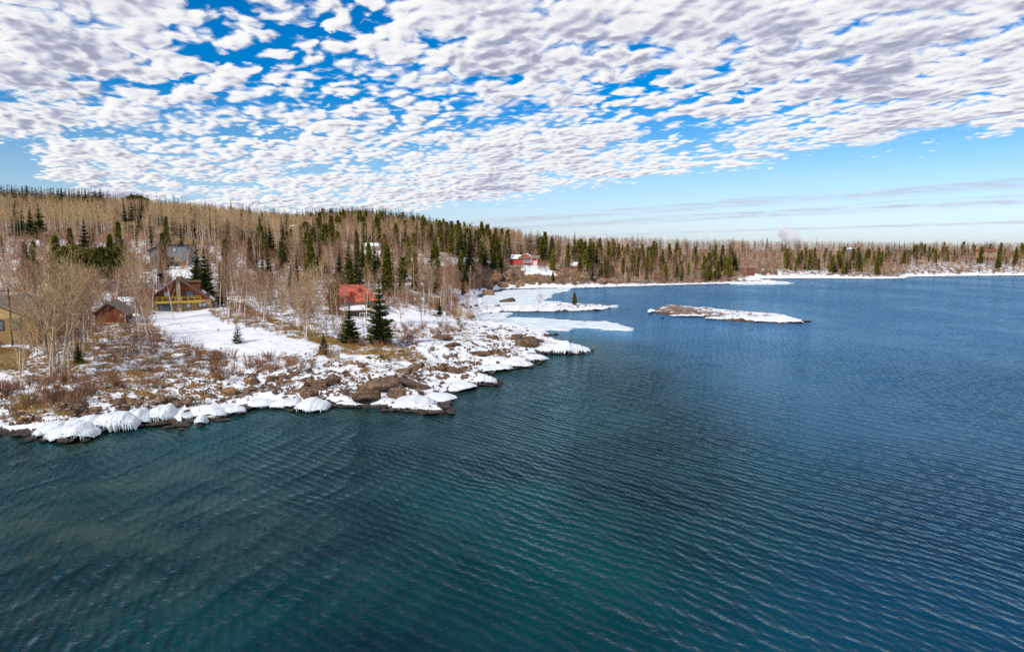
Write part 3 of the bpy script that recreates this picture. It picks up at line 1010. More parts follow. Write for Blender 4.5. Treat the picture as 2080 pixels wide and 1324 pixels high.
def clumpy(h, seed, shape, n, leaf, trunk_r=0.014, limbs=9, up=0.4):
    """a conifer whose foliage hangs in clumps: shape(f) gives the radius at height fraction f"""
    random.seed(seed)
    T, Cn = MB(), MB()
    T.tube([(0, 0, -0.3), (0.02 * h, 0, h * 0.45), (0, 0.01 * h, h * 0.9)], [h * trunk_r, h * trunk_r * 0.7, h * 0.004], 6)
    cl = []
    for i in range(n):
        f = random.random()
        r = shape(f)
        if r <= 0: continue
        a = random.uniform(0, 6.28)
        q = math.sqrt(random.uniform(0.15, 1.0)) * r * random.uniform(0.85, 1.08)
        cl.append((Vector((math.cos(a) * q * h, math.sin(a) * q * h, f * h)), a, q))
    for k_ in range(limbs):
        c, a, q = random.choice(cl)
        b0 = Vector((0, 0, max(0.1 * h, c.z - 0.12 * h)))
        T.tube([b0, b0.lerp(c, 0.6) + Vector((0, 0, -0.02 * h)), c], [h * 0.006, h * 0.004, h * 0.002], 3, cap=False)
    for c, a, q in cl:
        o = Vector((math.cos(a), math.sin(a), up)).normalized()
        for j in range(9):
            e = (o + rvec(0.9)).normalized()
            s_ = e.cross(rvec()).normalized()
            L = leaf * h * random.uniform(0.6, 1.25)
            b0 = c + rvec(leaf * h * 0.55)
            Cn.tri(b0 - s_ * L * 0.30, b0 + s_ * L * 0.30, b0 + e * L)
    return T, Cn


def shrub(h, seed, stems=26, spread=0.75, twig=0.010):
    random.seed(seed)
    B_ = MB()
    for i in range(stems):
        a = random.uniform(0, 6.28); sp_ = random.uniform(0.05, spread)
        p = Vector((math.cos(a), math.sin(a), 0)) * random.uniform(0, 0.22) * h
        d = Vector((math.cos(a) * sp_, math.sin(a) * sp_, 1)).normalized()
        L = h * random.uniform(0.55, 1.05)
        m1 = p + d * L * 0.5 + rvec(0.04 * h); m2 = p + d * L + rvec(0.07 * h)
        B_.tube([p - Vector((0, 0, 0.1)), m1, m2], [twig * 1.5, twig, twig * 0.5], 3, cap=False)
        for k_ in range(9):
            b0 = m1.lerp(m2, random.random()) if k_ > 2 else p.lerp(m1, random.uniform(0.4, 1))
            e = (d + rvec(0.7)).normalized()
            s_ = e.cross(rvec()).normalized() * twig * 0.9
            B_.tri(b0 - s_, b0 + s_, b0 + e * L * random.uniform(0.15, 0.35))
    return B_


def tuft(h, seed, n=40, w=0.012):
    random.seed(seed)
    B_ = MB()
    for i in range(n):
        a = random.uniform(0, 6.28); r = random.uniform(0, 0.35) * h * 1.4
        p = Vector((math.cos(a) * r, math.sin(a) * r, -0.03))
        e = (Vector((math.cos(a), math.sin(a), 0)) * random.uniform(0, 0.8) + rvec(0.35) + Vector((0, 0, 1))).normalized()
        s_ = e.cross(rvec()).normalized() * w
        B_.tri(p - s_, p + s_, p + e * h * random.uniform(0.5, 1.1))
    return B_


def variants(make, n, tname, bm, lm):
    outl = []
    for i in range(n):
        T, Cn = make(i)
        outl.append((T.mesh('trunk', bm, True), Cn.mesh('crown', lm)))
    return outl


SP = {}
HT = 10.0   # every tree mesh is 10 m tall and scaled
SP['aspen'] = variants(lambda i: bare_tree(HT, 100 + i, [0.36, 0.45, 0.30, 0.5, 0.4, 0.34][i], 17, 46, spread=[0.25, 0.2, 0.27, 0.22, 0.24, 0.3][i], lean=0.10, r0=0.082), 6, 'aspen', B_aspen, T_aspen)
SP['birch'] = variants(lambda i: bare_tree(HT, 200 + i, 0.30, 24, 34, spread=0.24, lean=0.14), 5, 'birch', B_birch, T_birch)
SP['brown'] = variants(lambda i: bare_tree(HT, 300 + i, 0.25, 20, 44, spread=0.28, lean=0.08, twig=0.014, r0=0.10), 5, 'brown', B_brown, T_brown)
SP['apple'] = variants(lambda i: bare_tree(HT, 330 + i, 0.18, 34, 58, spread=0.42, lean=0.1, twig=0.02), 2, 'apple', B_brown, T_brown)
SP['spruce'] = variants(lambda i: spruce(HT, 400 + i, [0.20, 0.17, 0.22, 0.15, 0.19, 0.14, 0.24, 0.17][i], [1, 1, 1, 1, 0.8, 0.7, 0.75, 0.6][i], [0.04, 0.05, 0.03, 0.08, 0.14, 0.20, 0.06, 0.28][i],
                                             gaps=[0.05, 0.1, 0.05, 0.1, 0.3, 0.35, 0.25, 0.4][i], ragged=[0.1, 0.15, 0.1, 0.15, 0.35, 0.4, 0.3, 0.45][i]), 8, 'spruce', B_spruce, L_spruce)
SP['young'] = variants(lambda i: spruce(HT, 450 + i, 0.27, open_=True, droop=0.05), 1, 'young', B_spruce, L_spruce)
SP['youngdense'] = variants(lambda i: spruce(HT, 460 + i, 0.30, 0.8), 1, 'youngd', B_spruce, L_spruce)
SP['cedar'] = variants(lambda i: clumpy(HT, 500 + i, lambda f: (0.17 - 0.02 * i) * (max(0, 1 - f) ** 0.95) * min(1, (f + 0.03) * 9), 460, 0.050, limbs=4, up=1.2), 3, 'cedar', B_spruce, L_cedar)
SP['column'] = variants(lambda i: clumpy(HT, 520 + i, lambda f: 0.15 * (1 if f < 0.86 else max(0, (1 - f) / 0.14) ** 0.5), 520, 0.05, limbs=4, up=1.2), 1, 'column', B_spruce, L_cedar)
SP['pine'] = variants(lambda i: clumpy(HT, 540 + i, lambda f: 0 if f < 0.28 else (0.40 + 0.05 * i) * math.sin(math.pi * min(1, max(0, (f - 0.22) / 0.80))) ** 0.6, 620, 0.065, 0.02, 16), 3, 'pine', B_spruce, L_pine)
SP['whitepine'] = variants(lambda i: clumpy(HT, 560 + i, lambda f: 0 if f < 0.12 else 0.27 * (1 - f) ** 0.5 * (0.55 + 0.45 * math.sin(f * 34 + i)), 420, 0.06, 0.016, 14), 2, 'wpine', B_spruce, L_pine)
FAR = {}


def far_joined(make, n, bm, lm):
    res = []
    for i in range(n):
        T, Cn = make(i)
        me = bpy.data.meshes.new('far_tree')
        o = len(T.v)
        me.from_pydata(T.v + Cn.v, [], T.f + [tuple(x + o for x in f) for f in Cn.f])
        me.materials.append(bm); me.materials.append(lm)
        me.polygons.foreach_set('material_index', [0] * len(T.f) + [1] * len(Cn.f))
        me.update()
        res.append(me)
    return res


FAR['aspen'] = far_joined(lambda i: bare_tree(HT, 600 + i, 0.50, 12, 30, twig=0.022, far=True, spread=0.15, r0=0.10), 5, B_aspen, T_tan)
FAR['birch'] = far_joined(lambda i: bare_tree(HT, 620 + i, 0.42, 12, 34, twig=0.020, far=True, spread=0.18, lean=0.1, r0=0.10), 4, B_birch, T_birch)
FAR['brown'] = far_joined(lambda i: bare_tree(HT, 640 + i, 0.15, 18, 44, twig=0.024, far=True, spread=0.26, r0=0.07), 4, B_brown, T_brown)
FAR['spruce'] = far_joined(lambda i: spruce(HT, 660 + i, [0.20, 0.15, 0.24, 0.18, 0.22, 0.16][i], far=True, gaps=[0, 0.1, 0.1, 0.2, 0.3, 0.35][i], ragged=[0.1, 0.2, 0.2, 0.3, 0.4, 0.45][i], base=[0.05, 0.1, 0.05, 0.2, 0.15, 0.3][i]), 6, B_spruce, L_far)
FAR['cedar'] = far_joined(lambda i: clumpy(HT, 680 + i, lambda f: 0.17 * (max(0, 1 - f) ** 0.95) * min(1, (f + 0.03) * 9), 120, 0.085, limbs=2, up=1.2), 2, B_spruce, L_cedar)

NAMES = {'aspen': 'aspen_tree', 'birch': 'birch_tree', 'brown': 'bare_tree', 'apple': 'bare_tree', 'spruce': 'spruce_tree', 'young': 'spruce_tree', 'youngdense': 'spruce_tree',
         'cedar': 'cedar_tree', 'column': 'cedar_tree', 'pine': 'pine_tree', 'whitepine': 'pine_tree'}
CONIF = {'spruce', 'young', 'youngdense', 'cedar', 'column', 'pine', 'whitepine'}
tree_count = {}


def place_tree(sp_, loc, h, label, group=None, rz=None, wide=1.0, var=None):
    vs = SP[sp_]
    tr, cr = vs[random.randrange(len(vs)) if var is None else var]
    s = h / HT
    e = thing(NAMES[sp_], label, 'tree', loc, random.uniform(0, 6.28) if rz is None else rz, group, (s * wide, s * wide, s))
    link('trunk', tr, e); link('crown', cr, e)
    tree_count[NAMES[sp_]] = tree_count.get(NAMES[sp_], 0) + 1
    return e


_scatter_src = {}


def scatter(name, label, pts, rots, scales, var, meshes, kind='stuff'):
    """one object that repeats a few plant or stone meshes over many points (geometry nodes)"""
    me = bpy.data.meshes.new(name)
    me.vertices.add(len(pts)); me.vertices.foreach_set('co', np.asarray(pts, np.float32).ravel())
    for nm_, arr, typ, key in (('rotz', rots, 'FLOAT_VECTOR', 'vector'), ('size', scales, 'FLOAT_VECTOR', 'vector'), ('variant', var, 'INT', 'value')):
        a_ = me.attributes.new(nm_, typ, 'POINT')
        a_.data.foreach_set(key, np.asarray(arr, np.int32 if typ == 'INT' else np.float32).ravel())
    o = link(name, me)
    tag(o, label, None, None, kind)
    ng = bpy.data.node_groups.new(name + '_nodes', 'GeometryNodeTree')
    ng.interface.new_socket('Geometry', in_out='INPUT', socket_type='NodeSocketGeometry')
    ng.interface.new_socket('Geometry', in_out='OUTPUT', socket_type='NodeSocketGeometry')
    N, L = ng.nodes, ng.links
    gi = N.new('NodeGroupInput'); go = N.new('NodeGroupOutput')
    jn = N.new('GeometryNodeJoinGeometry')
    for m_ in reversed(meshes):   # joined instances count from the last link
        src = bpy.data.objects.new(name + '_source', m_)
        oi = N.new('GeometryNodeObjectInfo')
        oi.inputs['Object'].default_value = src
        g2i = N.new('GeometryNodeGeometryToInstance')
        L.new(oi.outputs['Geometry'], g2i.inputs[0])
        L.new(g2i.outputs[0], jn.inputs[0])
    iop = N.new('GeometryNodeInstanceOnPoints')
    m2p = N.new('GeometryNodeMeshToPoints')
    L.new(gi.outputs[0], m2p.inputs[0])
    L.new(m2p.outputs[0], iop.inputs['Points'])
    L.new(jn.outputs[0], iop.inputs['Instance'])
    iop.inputs['Pick Instance'].default_value = True

    def attr(nm_, dt):
        a = N.new('GeometryNodeInputNamedAttribute'); a.data_type = dt
        a.inputs['Name'].default_value = nm_
        return a.outputs['Attribute']
    L.new(attr('variant', 'INT'), iop.inputs['Instance Index'])
    e2r = N.new('FunctionNodeEulerToRotation')
    L.new(attr('rotz', 'FLOAT_VECTOR'), e2r.inputs[0])
    L.new(e2r.outputs[0], iop.inputs['Rotation'])
    L.new(attr('size', 'FLOAT_VECTOR'), iop.inputs['Scale'])
    L.new(iop.outputs[0], go.inputs[0])
    md = o.modifiers.new('scatter', 'NODES'); md.node_group = ng
    return o


# ------------------------------------------------------------------ buildings
def window(parent, x0, x1, z0, z1, y, fm, pm=None, mull=1, t=0.10):
    """frame proud of the wall that faces -y at depth y; the pane sits behind the frame"""
    b = MB()
    b.box(x0 - t, x0, y - 0.10, y + 0.02, z0 - t, z1 + t); b.box(x1, x1 + t, y - 0.10, y + 0.02, z0 - t, z1 + t)
    b.box(x0, x1, y - 0.10, y + 0.02, z1, z1 + t); b.box(x0, x1, y - 0.12, y + 0.02, z0 - t, z0)
    for i in range(1, mull):
        xm = x0 + (x1 - x0) * i / mull
        b.box(xm - t * 0.35, xm + t * 0.35, y - 0.08, y + 0.01, z0, z1)
    w = b.build('window', fm, parent)
    MB().box(x0 + 0.002, x1 - 0.002, y - 0.035, y + 0.01, z0 + 0.002, z1 - 0.002).build('pane', pm or M_glass, w)
    return w


def gable_slab(w, o, eave, apex, t, y0, y1):
    """roof of two slopes, ridge along y; eave is the height where the roof crosses the wall at x = w"""
    s = (apex - eave) / w
    ze = eave - s * o
    return [MB().prism([(-w - o, ze), (0.0, apex), (0.0, apex + t), (-w - o, ze + t)], y0, y1),
            MB().prism([(0.003, apex), (w + o, ze), (w + o, ze + t), (0.003, apex + t)], y0, y1)]


def at_ground(px, py, sink=0.15):
    p = G(px, py)
    return (p.x, p.y, p.z - sink)


# the chalet on the lawn
ch = thing('chalet', 'chalet with dark red board gable, stone chimney and long yellow balcony above the snowy lawn', 'house', at_ground(365, 633), math.radians(22))
HW, WH, AP, DP = 6.6, 2.75, 7.5, 10.0
b = MB(); b.box(-HW, HW, 0, DP, -1.2, WH); b.build('brick_wall', M_brick, ch)
b = MB(); b.prism([(-HW, WH + .002), (HW, WH + .002), (0, AP - 0.05)], 0.03, DP - 0.03); b.build('gable_wall', M_redwood, ch)
b = MB(); n = 44
for i in range(n):
    x0 = -HW + 2 * HW * i / n; x1 = x0 + 2 * HW / n - 0.05
    zt = WH + (AP - WH) * (1 - max(abs(x0), abs(x1)) / HW) - 0.06
    if zt > WH + 0.12: b.box(x0, x1, -0.035, 0.028, WH + 0.02, zt)
b.build('siding_board', M_redwood, ch, kind='stuff')
for i, mb in enumerate(gable_slab(HW, 0.75, WH, AP, 0.22, -1.0, DP + 0.4)):
    r = mb.build('roof', M_rooftile, ch)
    fs = MB(); s = -1 if i == 0 else 1
    fs.prism([(0.01 * s, AP - 0.12), (s * (HW + 0.76), WH - (AP - WH) / HW * 0.76 - 0.12), (s * (HW + 0.76), WH - (AP - WH) / HW * 0.76 + 0.24), (0.01 * s, AP + 0.24)][::s], -1.06, -1.005)
    fs.build('fascia_board', M_rooftile, r)
    sl = (AP - WH) / HW
    for (xa, xb, ya, yb) in ([(-7.3, -6.0, -0.9, 6), (-3.6, -1.2, 1.5, 8.5), (-5.2, -4.2, 3, 6)] if i == 0 else [(6.3, 7.3, -0.9, 5), (4.6, 5.4, 2, 8)]):
        za, zb = AP - sl * abs(xa) + 0.225, AP - sl * abs(xb) + 0.225
        MB().prism([(xa, za), (xb, zb), (xb, zb + 0.1), (xa, za + 0.1)], ya, yb).build('roof_snow', M_roofsnow, r)
b = MB(); b.box(-0.42, 0.42, -0.62, -0.04, -0.9, 7.9); b.box(-0.5, 0.5, -0.70, 0.0, -1.0, 2.0)
b.build('chimney', M_stone, ch); MB().box(-0.50, 0.50, -0.70, 0.03, 7.905, 8.05).build('chimney_cap', M_stone, ch)
window(ch, -4.1, -1.75, 0.35, 1.75, 0, M_black, None, 2); window(ch, 1.4, 2.3, 0.95, 1.95, 0, M_black, M_curtain, 1)
window(ch, 3.9, 5.5, 1.05, 1.95, 0, M_black, M_curtain, 2); window(ch, -5.9, -5.4, 0.6, 1.8, 0, M_black)
window(ch, -2.9, -1.9, 3.6, 4.6, -0.04, M_dark, M_curtain, 1); window(ch, 1.5, 2.9, 3.0, 4.6, -0.04, M_dark, M_glass, 2)
bal = MB(); bal.box(-4.4, 4.5, -1.5, -0.04, 2.28, 2.36); bo = bal.build('balcony', M_wood, ch)
MB().box(-4.5, 4.6, -1.56, -1.503, 2.15, 2.62).build('fascia', M_yellow, bo)
MB().box(-4.3, 4.4, -1.48, -0.75, 2.365, 2.48).build('deck_snow', M_roofsnow, bo)
for z in (3.18, 3.52): MB().box(-4.45, 4.55, -1.555, -1.46, z, z + 0.09).build('rail', M_yellow, bo)
for i in range(8):
    x = -4.4 + 8.9 * i / 7
    MB().box(x - 0.06, x + 0.06, -1.56, -1.457, 2.63, 3.62).build('post', M_yellow, bo)
for x in (-4.45, 4.5): MB().box(x - 0.04, x + 0.04, -1.45, -0.05, 3.5, 3.6).build('rail', M_yellow, bo)
dm = MB().box(2.1, 4.2, 3.2, 7.5, 4.4, 6.5).build('dormer', M_redwood, ch)
MB().box(1.9, 4.4, 2.9, 7.6, 6.505, 6.7).build('dormer_roof', M_rooftile, dm)
wg = MB().box(-12.2, -6.65, 3.0, 9.5, -1.2, 2.5).build('wing_wall', M_redwood, ch)
MB().prism([(2.2, 2.2), (6.3, 4.9), (10.3, 2.2), (10.3, 2.45), (6.3, 5.15), (2.2, 2.45)], -12.7, -5.5, 'x').build('wing_roof', M_rooftile, wg)
MB().prism([(2.25, 2.46), (3.6, 3.35), (3.6, 3.5), (2.25, 2.6)], -12.5, -9.0, 'x').build('roof_snow', M_roofsnow, wg)
MB().box(-9.5, -8.4, 2.90, 2.99, -0.2, 1.9).build('door', M_tan, wg)

# tan house at the left edge
lh = thing('tan_house', 'tan house with pale gable and grey brown roof at the left edge behind the aspens', 'house', at_ground(-18, 702), math.radians(14))
w, eave, ap, dp = 6.6, 4.3, 7.4, 13.0
MB().box(-w, w, 0, dp, -1.5, eave).build('wall', M_tandark, lh)
MB().prism([(-w, eave + .003), (w, eave + .003), (0, ap)], 0.02, dp - 0.02).build('gable_wall', M_tan, lh)
MB().box(-w - 0.05, w + 0.05, -0.06, -0.003, eave - 0.08, eave + 0.14).build('band_board', M_wood, lh)
for mb in gable_slab(w, 0.9, eave, ap, 0.25, -1.1, dp + 0.6): mb.build('roof', M_grayroof, lh)
window(lh, 0.8, 1.9, 2.6, 4.0, 0, M_dark); window(lh, 3.1, 3.9, 2.7, 3.7, 0, M_dark); window(lh, 5.2, 5.6, 1.4, 1.9, 0, M_dark)
pr = MB().prism([(-4.8, 4.2), (-1.4, 3.1), (-1.4, 3.3), (-4.8, 4.45)], -3.0, -0.07).build('porch_roof', M_grayroof, lh)
for x in (-4.4, -1.7): MB().box(x - 0.09, x + 0.09, -2.9, -2.7, -1.4, 3.1).build('porch_post', M_wood, pr)

# dark red shed
sh = thing('shed', 'small dark red board shed with overhanging brown roof and stone footing among the birches', 'shed', at_ground(224, 659), math.radians(16))
w, eave, ap, dp = 2.6, 2.3, 4.2, 6.0
MB().box(-w, w, 0, dp, 0.42, eave).build('wall', M_redwood, sh)
MB().box(-w - 0.1, w + 0.1, -0.1, dp + 0.1, -1.0, 0.415).build('footing', M_stone, sh)
MB().prism([(-w, eave + .002), (w, eave + .002), (0, ap)], 0.02, dp - 0.02).build('gable_wall', M_redwood, sh)
b = MB()
for i in range(13):
    x0 = -w + 2 * w * i / 13 + 0.03; x1 = x0 + 2 * w / 13 - 0.07
    b.box(x0, x1, -0.04, -0.002, 0.43, eave + (ap - eave) * (1 - max(abs(x0), abs(x1)) / w) - 0.05)
b.build('siding_board', M_redwood, sh, kind='stuff')
for mb in gable_slab(w, 0.75, eave, ap, 0.32, -0.8, dp + 0.5): mb.build('roof', M_grayroof, sh)
window(sh, 1.9, 2.2, 1.5, 2.1, -0.04, M_tan, M_curtain)
MB().box(w + 0.003, w + 0.10, -0.06, 0.06, 0.42, eave - 0.1).build('corner_board', M_white, sh)

# covered grill beside the shed
p = at_ground(258, 650, 0.0)
gr = thing('covered_grill', 'small blue covered grill on thin dark legs just right of the dark red shed', 'grill', p, 0.3)
b = MB(); prof = [(-0.35, 0.55), (0.35, 0.55), (0.40, 0.9), (0.30, 1.35), (0.12, 1.62), (-0.12, 1.62), (-0.30, 1.35), (-0.40, 0.9)]
b.prism(prof, -0.28, 0.28); b.build('cover', M_blue, gr)
for sx in (-0.27, 0.27):
    for sy in (-0.2, 0.2): MB().tube([(sx, sy, -0.1), (sx, sy, 0.57)], [0.04, 0.04], 5).build('leg', M_black, gr)
p = at_ground(265, 640, 0.0)
ds = thing('satellite_dish', 'grey dish on a short post between the shed and the chalet wing', 'satellite dish', p, 0.2)
b = MB()
for i in range(5):
    for j in range(14):
        a0, a1 = 6.283 * j / 14, 6.283 * (j + 1) / 14
        r0_, r1_ = 0.62 * i / 5, 0.62 * (i + 1) / 5
        q = lambda r, a: (r * math.cos(a) * 1.15, -0.35 + 0.45 * r * r - 0.25, 2.1 + r * math.sin(a))
        b.quad(q(r0_, a0), q(r1_, a0), q(r1_, a1), q(r0_, a1))
dsh = b.build('dish', M_dish, ds)
MB().tube([(0, 0, -0.3), (0, 0, 2.0), (0, -0.6, 2.1)], [0.05, 0.05, 0.04], 6).build('post', M_dish, ds)
MB().tube([(0, -0.6, 1.55), (0, -1.15, 1.95), (0, -1.2, 2.1)], [0.03, 0.03, 0.06], 5).build('feed_arm', M_dish, ds)

# slate grey house up the slope
gh = thing('grey_house', 'slate grey house with thin black roof edge on the slope above the chalet', 'house', tuple(at_d(342, 537, 214)), math.radians(12))
MB().prism([(-4.6, -2), (5.4, -2), (5.4, 5.9), (-2.4, 5.9), (-5.3, 4.15), (-5.3, -2)], 0, 9).build('wall', M_graywall, gh)
MB().prism([(-2.4, 5.92), (-5.9, 3.8), (-5.9, 4.1), (-2.45, 6.25), (5.9, 6.25), (5.9, 5.92)], -0.5, 9.5).build('roof', M_black, gh)
window(gh, 1.5, 2.3, 4.0, 5.1, 0, M_black, M_curtain); window(gh, -0.6, -0.3, 4.3, 4.6, 0, M_black, M_curtain)
window(gh, -3.5, -1.5, 0.6, 2.4, 0, M_black); MB().box(0.2, 1.6, -0.06, -0.002, -0.5, 2.2).build('door', M_black, gh)
MB().box(0.0, 5.2, -3.0, -0.08, 1.0, 1.2).build('deck', M_wood, gh)

# red roofed house
rh = thing('red_roofed_house', 'beige house with bright red roof and snowy lower roof beside the tall dark spruce', 'house', tuple(at_z(726, 641, 5.0)), math.radians(30))
MB().box(-4.2, 4.6, 0, 7.5, -1.2, 3.4).build('wall', M_beige, rh)
MB().prism([(0.02, 3.402), (7.48, 3.402), (5.3, 6.0), (3.9, 6.7)], -4.18, 3.0, 'x').build('gable_wall', M_beige, rh)
rp = MB()
rp.quad((-4.9, -0.7, 3.25), (5.4, -0.7, 3.25), (2.6, 3.9, 6.8), (-4.9, 3.9, 6.8))
rp.quad((-4.9, -0.7, 3.05), (-4.9, 3.9, 6.6), (2.6, 3.9, 6.6), (5.4, -0.7, 3.05))
rp.quad((-4.9, -0.7, 3.05), (5.4, -0.7, 3.05), (5.4, -0.7, 3.25), (-4.9, -0.7, 3.25))
rp.quad((-4.9, 3.9, 6.8), (2.6, 3.9, 6.8), (5.4, 8.3, 3.25), (-4.9, 8.3, 3.25))
rp.tri((5.4, -0.7, 3.25), (5.4, 8.3, 3.25), (2.6, 3.9, 6.8))
rp.quad((-4.9, -0.7, 3.05), (-4.9, -0.7, 3.25), (-4.9, 3.9, 6.8), (-4.9, 3.9, 6.6))
rp.quad((-4.9, 3.9, 6.6), (-4.9, 3.9, 6.8), (-4.9, 8.3, 3.25), (-4.9, 8.3, 3.05))
rr = rp.build('roof', M_redroof, rh)
b = MB()
for i in range(16):
    x = -4.6 + 9.6 * i / 15
    f = 1.0 if x < 2.6 else (5.4 - x) / 2.8
    b.prism([(-0.7, 3.26), (-0.7 + 4.5 * f, 3.26 + 3.47 * f), (-0.7 + 4.5 * f, 3.33 + 3.47 * f), (-0.7, 3.33)], x - 0.03, x + 0.03, 'x')
b.build('roof_seam', M_redroof, rr, kind='stuff')
for (x, yy, hh_) in ((-1.0, 0.9, 1.0), (1.3, 2.0, 0.8)):
    zz = 3.25 + (yy + 0.7) * 3.55 / 4.6
    MB().box(x - 0.3, x + 0.3, yy - 0.3, yy + 0.3, zz - 0.3, zz + hh_).build('roof_vent', M_darkred, rh)
MB().box(-4.75, -4.35, 3.5, 4.1, 6.0, 8.0).build('chimney', M_tan, rh)
MB().box(-4.25, 4.65, -0.06, -0.003, 2.3, 2.52).build('trim_board', M_darkred, rh)
lr = MB().prism([(-4.2, 1.35), (-0.07, 2.1), (-0.07, 2.3), (-4.2, 1.55)], -4.6, 1.5, 'x').build('lower_roof', M_darkred, rh)
MB().prism([(-4.25, 1.555), (-0.075, 2.305), (-0.075, 2.5), (-4.25, 1.75)], -4.65, 1.55, 'x').build('roof_snow', M_roofsnow, lr)
dk = MB().box(-1.0, 3.4, -4.8, -0.08, -0.2, 0.0).build('deck', M_wood, rh)
MB().box(-1.0, 3.4, -4.8, -4.7, 0.9, 1.05).build('rail', M_white, dk)
for i in range(5): MB().box(-1.0 + 1.075 * i, -0.9 + 1.075 * i, -4.79, -4.7, 0.003, 0.897).build('post', M_white, dk)
window(rh, -3.4, -2.2, 0.2, 1.2, 0, M_white); window(rh, 0.2, 1.6, 0.2, 1.6, 0, M_white, None, 2); window(rh, 2.4, 4.0, 2.65, 3.0, 0, M_white, None, 3)
window(rh, -3.5, -2.3, 2.62, 3.0, 0, M_white)


def small_house(name, label, loc, rz, w, dp, eave, ap, wm, rm, wins=(), snow=None, axis='y', over=0.5, cat='house'):
    h = thing(name, label, cat, loc, rz)
    MB().box(-w, w, 0, dp, -2.5, eave).build('wall', wm, h)
    if axis == 'y':
        MB().prism([(-w, eave + .003), (w, eave + .003), (0, ap)], 0.02, dp - 0.02).build('gable_wall', wm, h)
        for i, mb in enumerate(gable_slab(w, over, eave, ap, 0.2, -over, dp + over)):
            mb.build('roof', rm, h)
    else:
        m_ = dp / 2; s = (ap - eave) / m_
        MB().prism([(0.0, eave + .003), (dp, eave + .003), (m_, ap)], -w + 0.02, w - 0.02, 'x').build('gable_wall', wm, h)
        r = MB().prism([(-over, eave - s * over), (m_, ap), (dp + over, eave - s * over), (dp + over, eave - s * over + .2), (m_, ap + .2), (-over, eave - s * over + .2)], -w - over, w + over, 'x').build('roof', rm, h)
        if snow:
            a, c = snow
            MB().prism([(m_ * a, eave + s * m_ * a + .21), (m_ * c, eave + s * m_ * c + .21), (m_ * c, eave + s * m_ * c + .36), (m_ * a, eave + s * m_ * a + .36)], -w * 0.85, w * 0.8, 'x').build('roof_snow', M_roofsnow, r)
    for (x0, x1, z0, z1, fm) in wins: window(h, x0, x1, z0, z1, 0, fm, None, 1 if x1 - x0 < 1.5 else 3)
    return h


wh = small_house('white_house', 'cream white house with dark roof and one snow patch behind the dark spruces', tuple(at_d(757, 521, 296)), math.radians(14), 3.4, 7, 3.4, 5.6, M_white, M_grayroof,
                 [(-1.2, -0.4, 1.2, 2.6, M_dark), (0.6, 1.3, 1.4, 2.4, M_dark)], (0.35, 0.95), 'x')
MB().box(3.42, 9.2, 1.0, 6.0, -2.5, 2.6).build('annex_wall', M_beige, wh)
MB().box(3.41, 9.5, 0.6, 6.3, 2.605, 2.85).build('annex_roof', M_white, wh)
for i in range(3): window(wh, 5.0 + i * 1.3, 5.8 + i * 1.3, 0.9, 2.1, 1.0, M_white)
MB().prism([(-5.6, -2.5), (-3.42, -2.5), (-3.42, 3.5), (-4.5, 5.2), (-5.6, 3.7)], 1.0, 6.5).build('gable_wing', M_white, wh)
small_house('cream_cottage', 'small cream cottage half hidden above the dark spruce pair', tuple(at_d(708, 520, 300)), math.radians(-8), 3.2, 6, 2.8, 4.6, M_beige, M_roofsnow, [(-0.6, 0.5, 1.0, 2.0, M_dark)], None, 'y', cat='cottage')
small_house('slate_cottage', 'slate cottage with white rimmed gable far up the brown hillside', tuple(at_d(543, 466, 430)), math.radians(5), 2.3, 6, 2.2, 3.8, M_graywall, M_roofsnow, [(-0.4, 0.4, 1.6, 2.6, M_white)], None, 'y', cat='cottage')
small_house('hillside_garage', 'low building with one pale snowy roof right of the hillside spruce', tuple(at_d(597, 466, 430)), math.radians(-10), 1.8, 5, 2.0, 2.6, M_redwood, M_roofsnow, [], None, 'x', cat='garage')
small_house('yellow_house', 'pale yellow house with snowy peaked roof among the pines left of the red house', tuple(at_d(929, 511, 372)), math.radians(-12), 2.7, 7, 3.6, 6.2, M_white, M_roofsnow,
            [(-1.4, -0.6, 1.6, 2.8, M_beige), (0.3, 1.1, 1.6, 2.8, M_beige)], None, 'y')
# red house over the cliff
rd = thing('red_house', 'long red house with pale roof and white windows on the rocky cliff above the bay', 'house', tuple(at_d(1064, 541, 374)), math.radians(-8), None, 0.92)
MB().box(-2.6, 8.2, 0, 9, -3, 5.0).build('wall', M_redwall, rd)
MB().box(-8.6, -2.62, 1.0, 8, 0.9, 4.3).build('wing_wall', M_redwall, rd)
MB().box(-8.7, -2.63, 0.95, 8.05, -3, 0.895).build('wing_footing', M_stone, rd)
MB().prism([(-0.8, 4.6), (4.5, 6.2), (9.6, 4.6), (9.6, 4.85), (4.5, 6.45), (-0.8, 4.85)], -3.4, 9.4, 'x').build('roof', M_grayroof, rd)
MB().prism([(-2.5, 4.9), (-0.9, 6.5), (1.0, 7.2), (3.0, 6.5), (4.2, 5.3), (4.2, 4.9)], 1.2, 7).build('upper_gable', M_redwall, rd)
MB().prism([(-3.0, 4.9), (-1.1, 6.5), (1.0, 7.25), (3.0, 6.55), (4.9, 5.1), (4.9, 5.35), (3.0, 6.8), (1.0, 7.5), (-1.1, 6.75), (-3.0, 5.15)], 0.6, 7.4).build('upper_roof', M_white, rd)
MB().prism([(0.6, 4.5), (4.5, 6.6), (8.4, 4.5), (8.4, 4.75), (4.5, 6.85), (0.6, 4.75)], -8.2, -2.4, 'x').build('wing_roof', M_roofsnow, rd)
MB().box(-9.4, -3.45, 0.2, 1.0, 4.32, 4.5).build('porch_roof', M_white, rd)
for x0, x1 in ((-0.2, 0.7), (0.9, 1.8), (2.0, 2.9), (3.1, 4.0)): window(rd, x0, x1, 2.5, 4.2, 0, M_white, None, 1, 0.16)
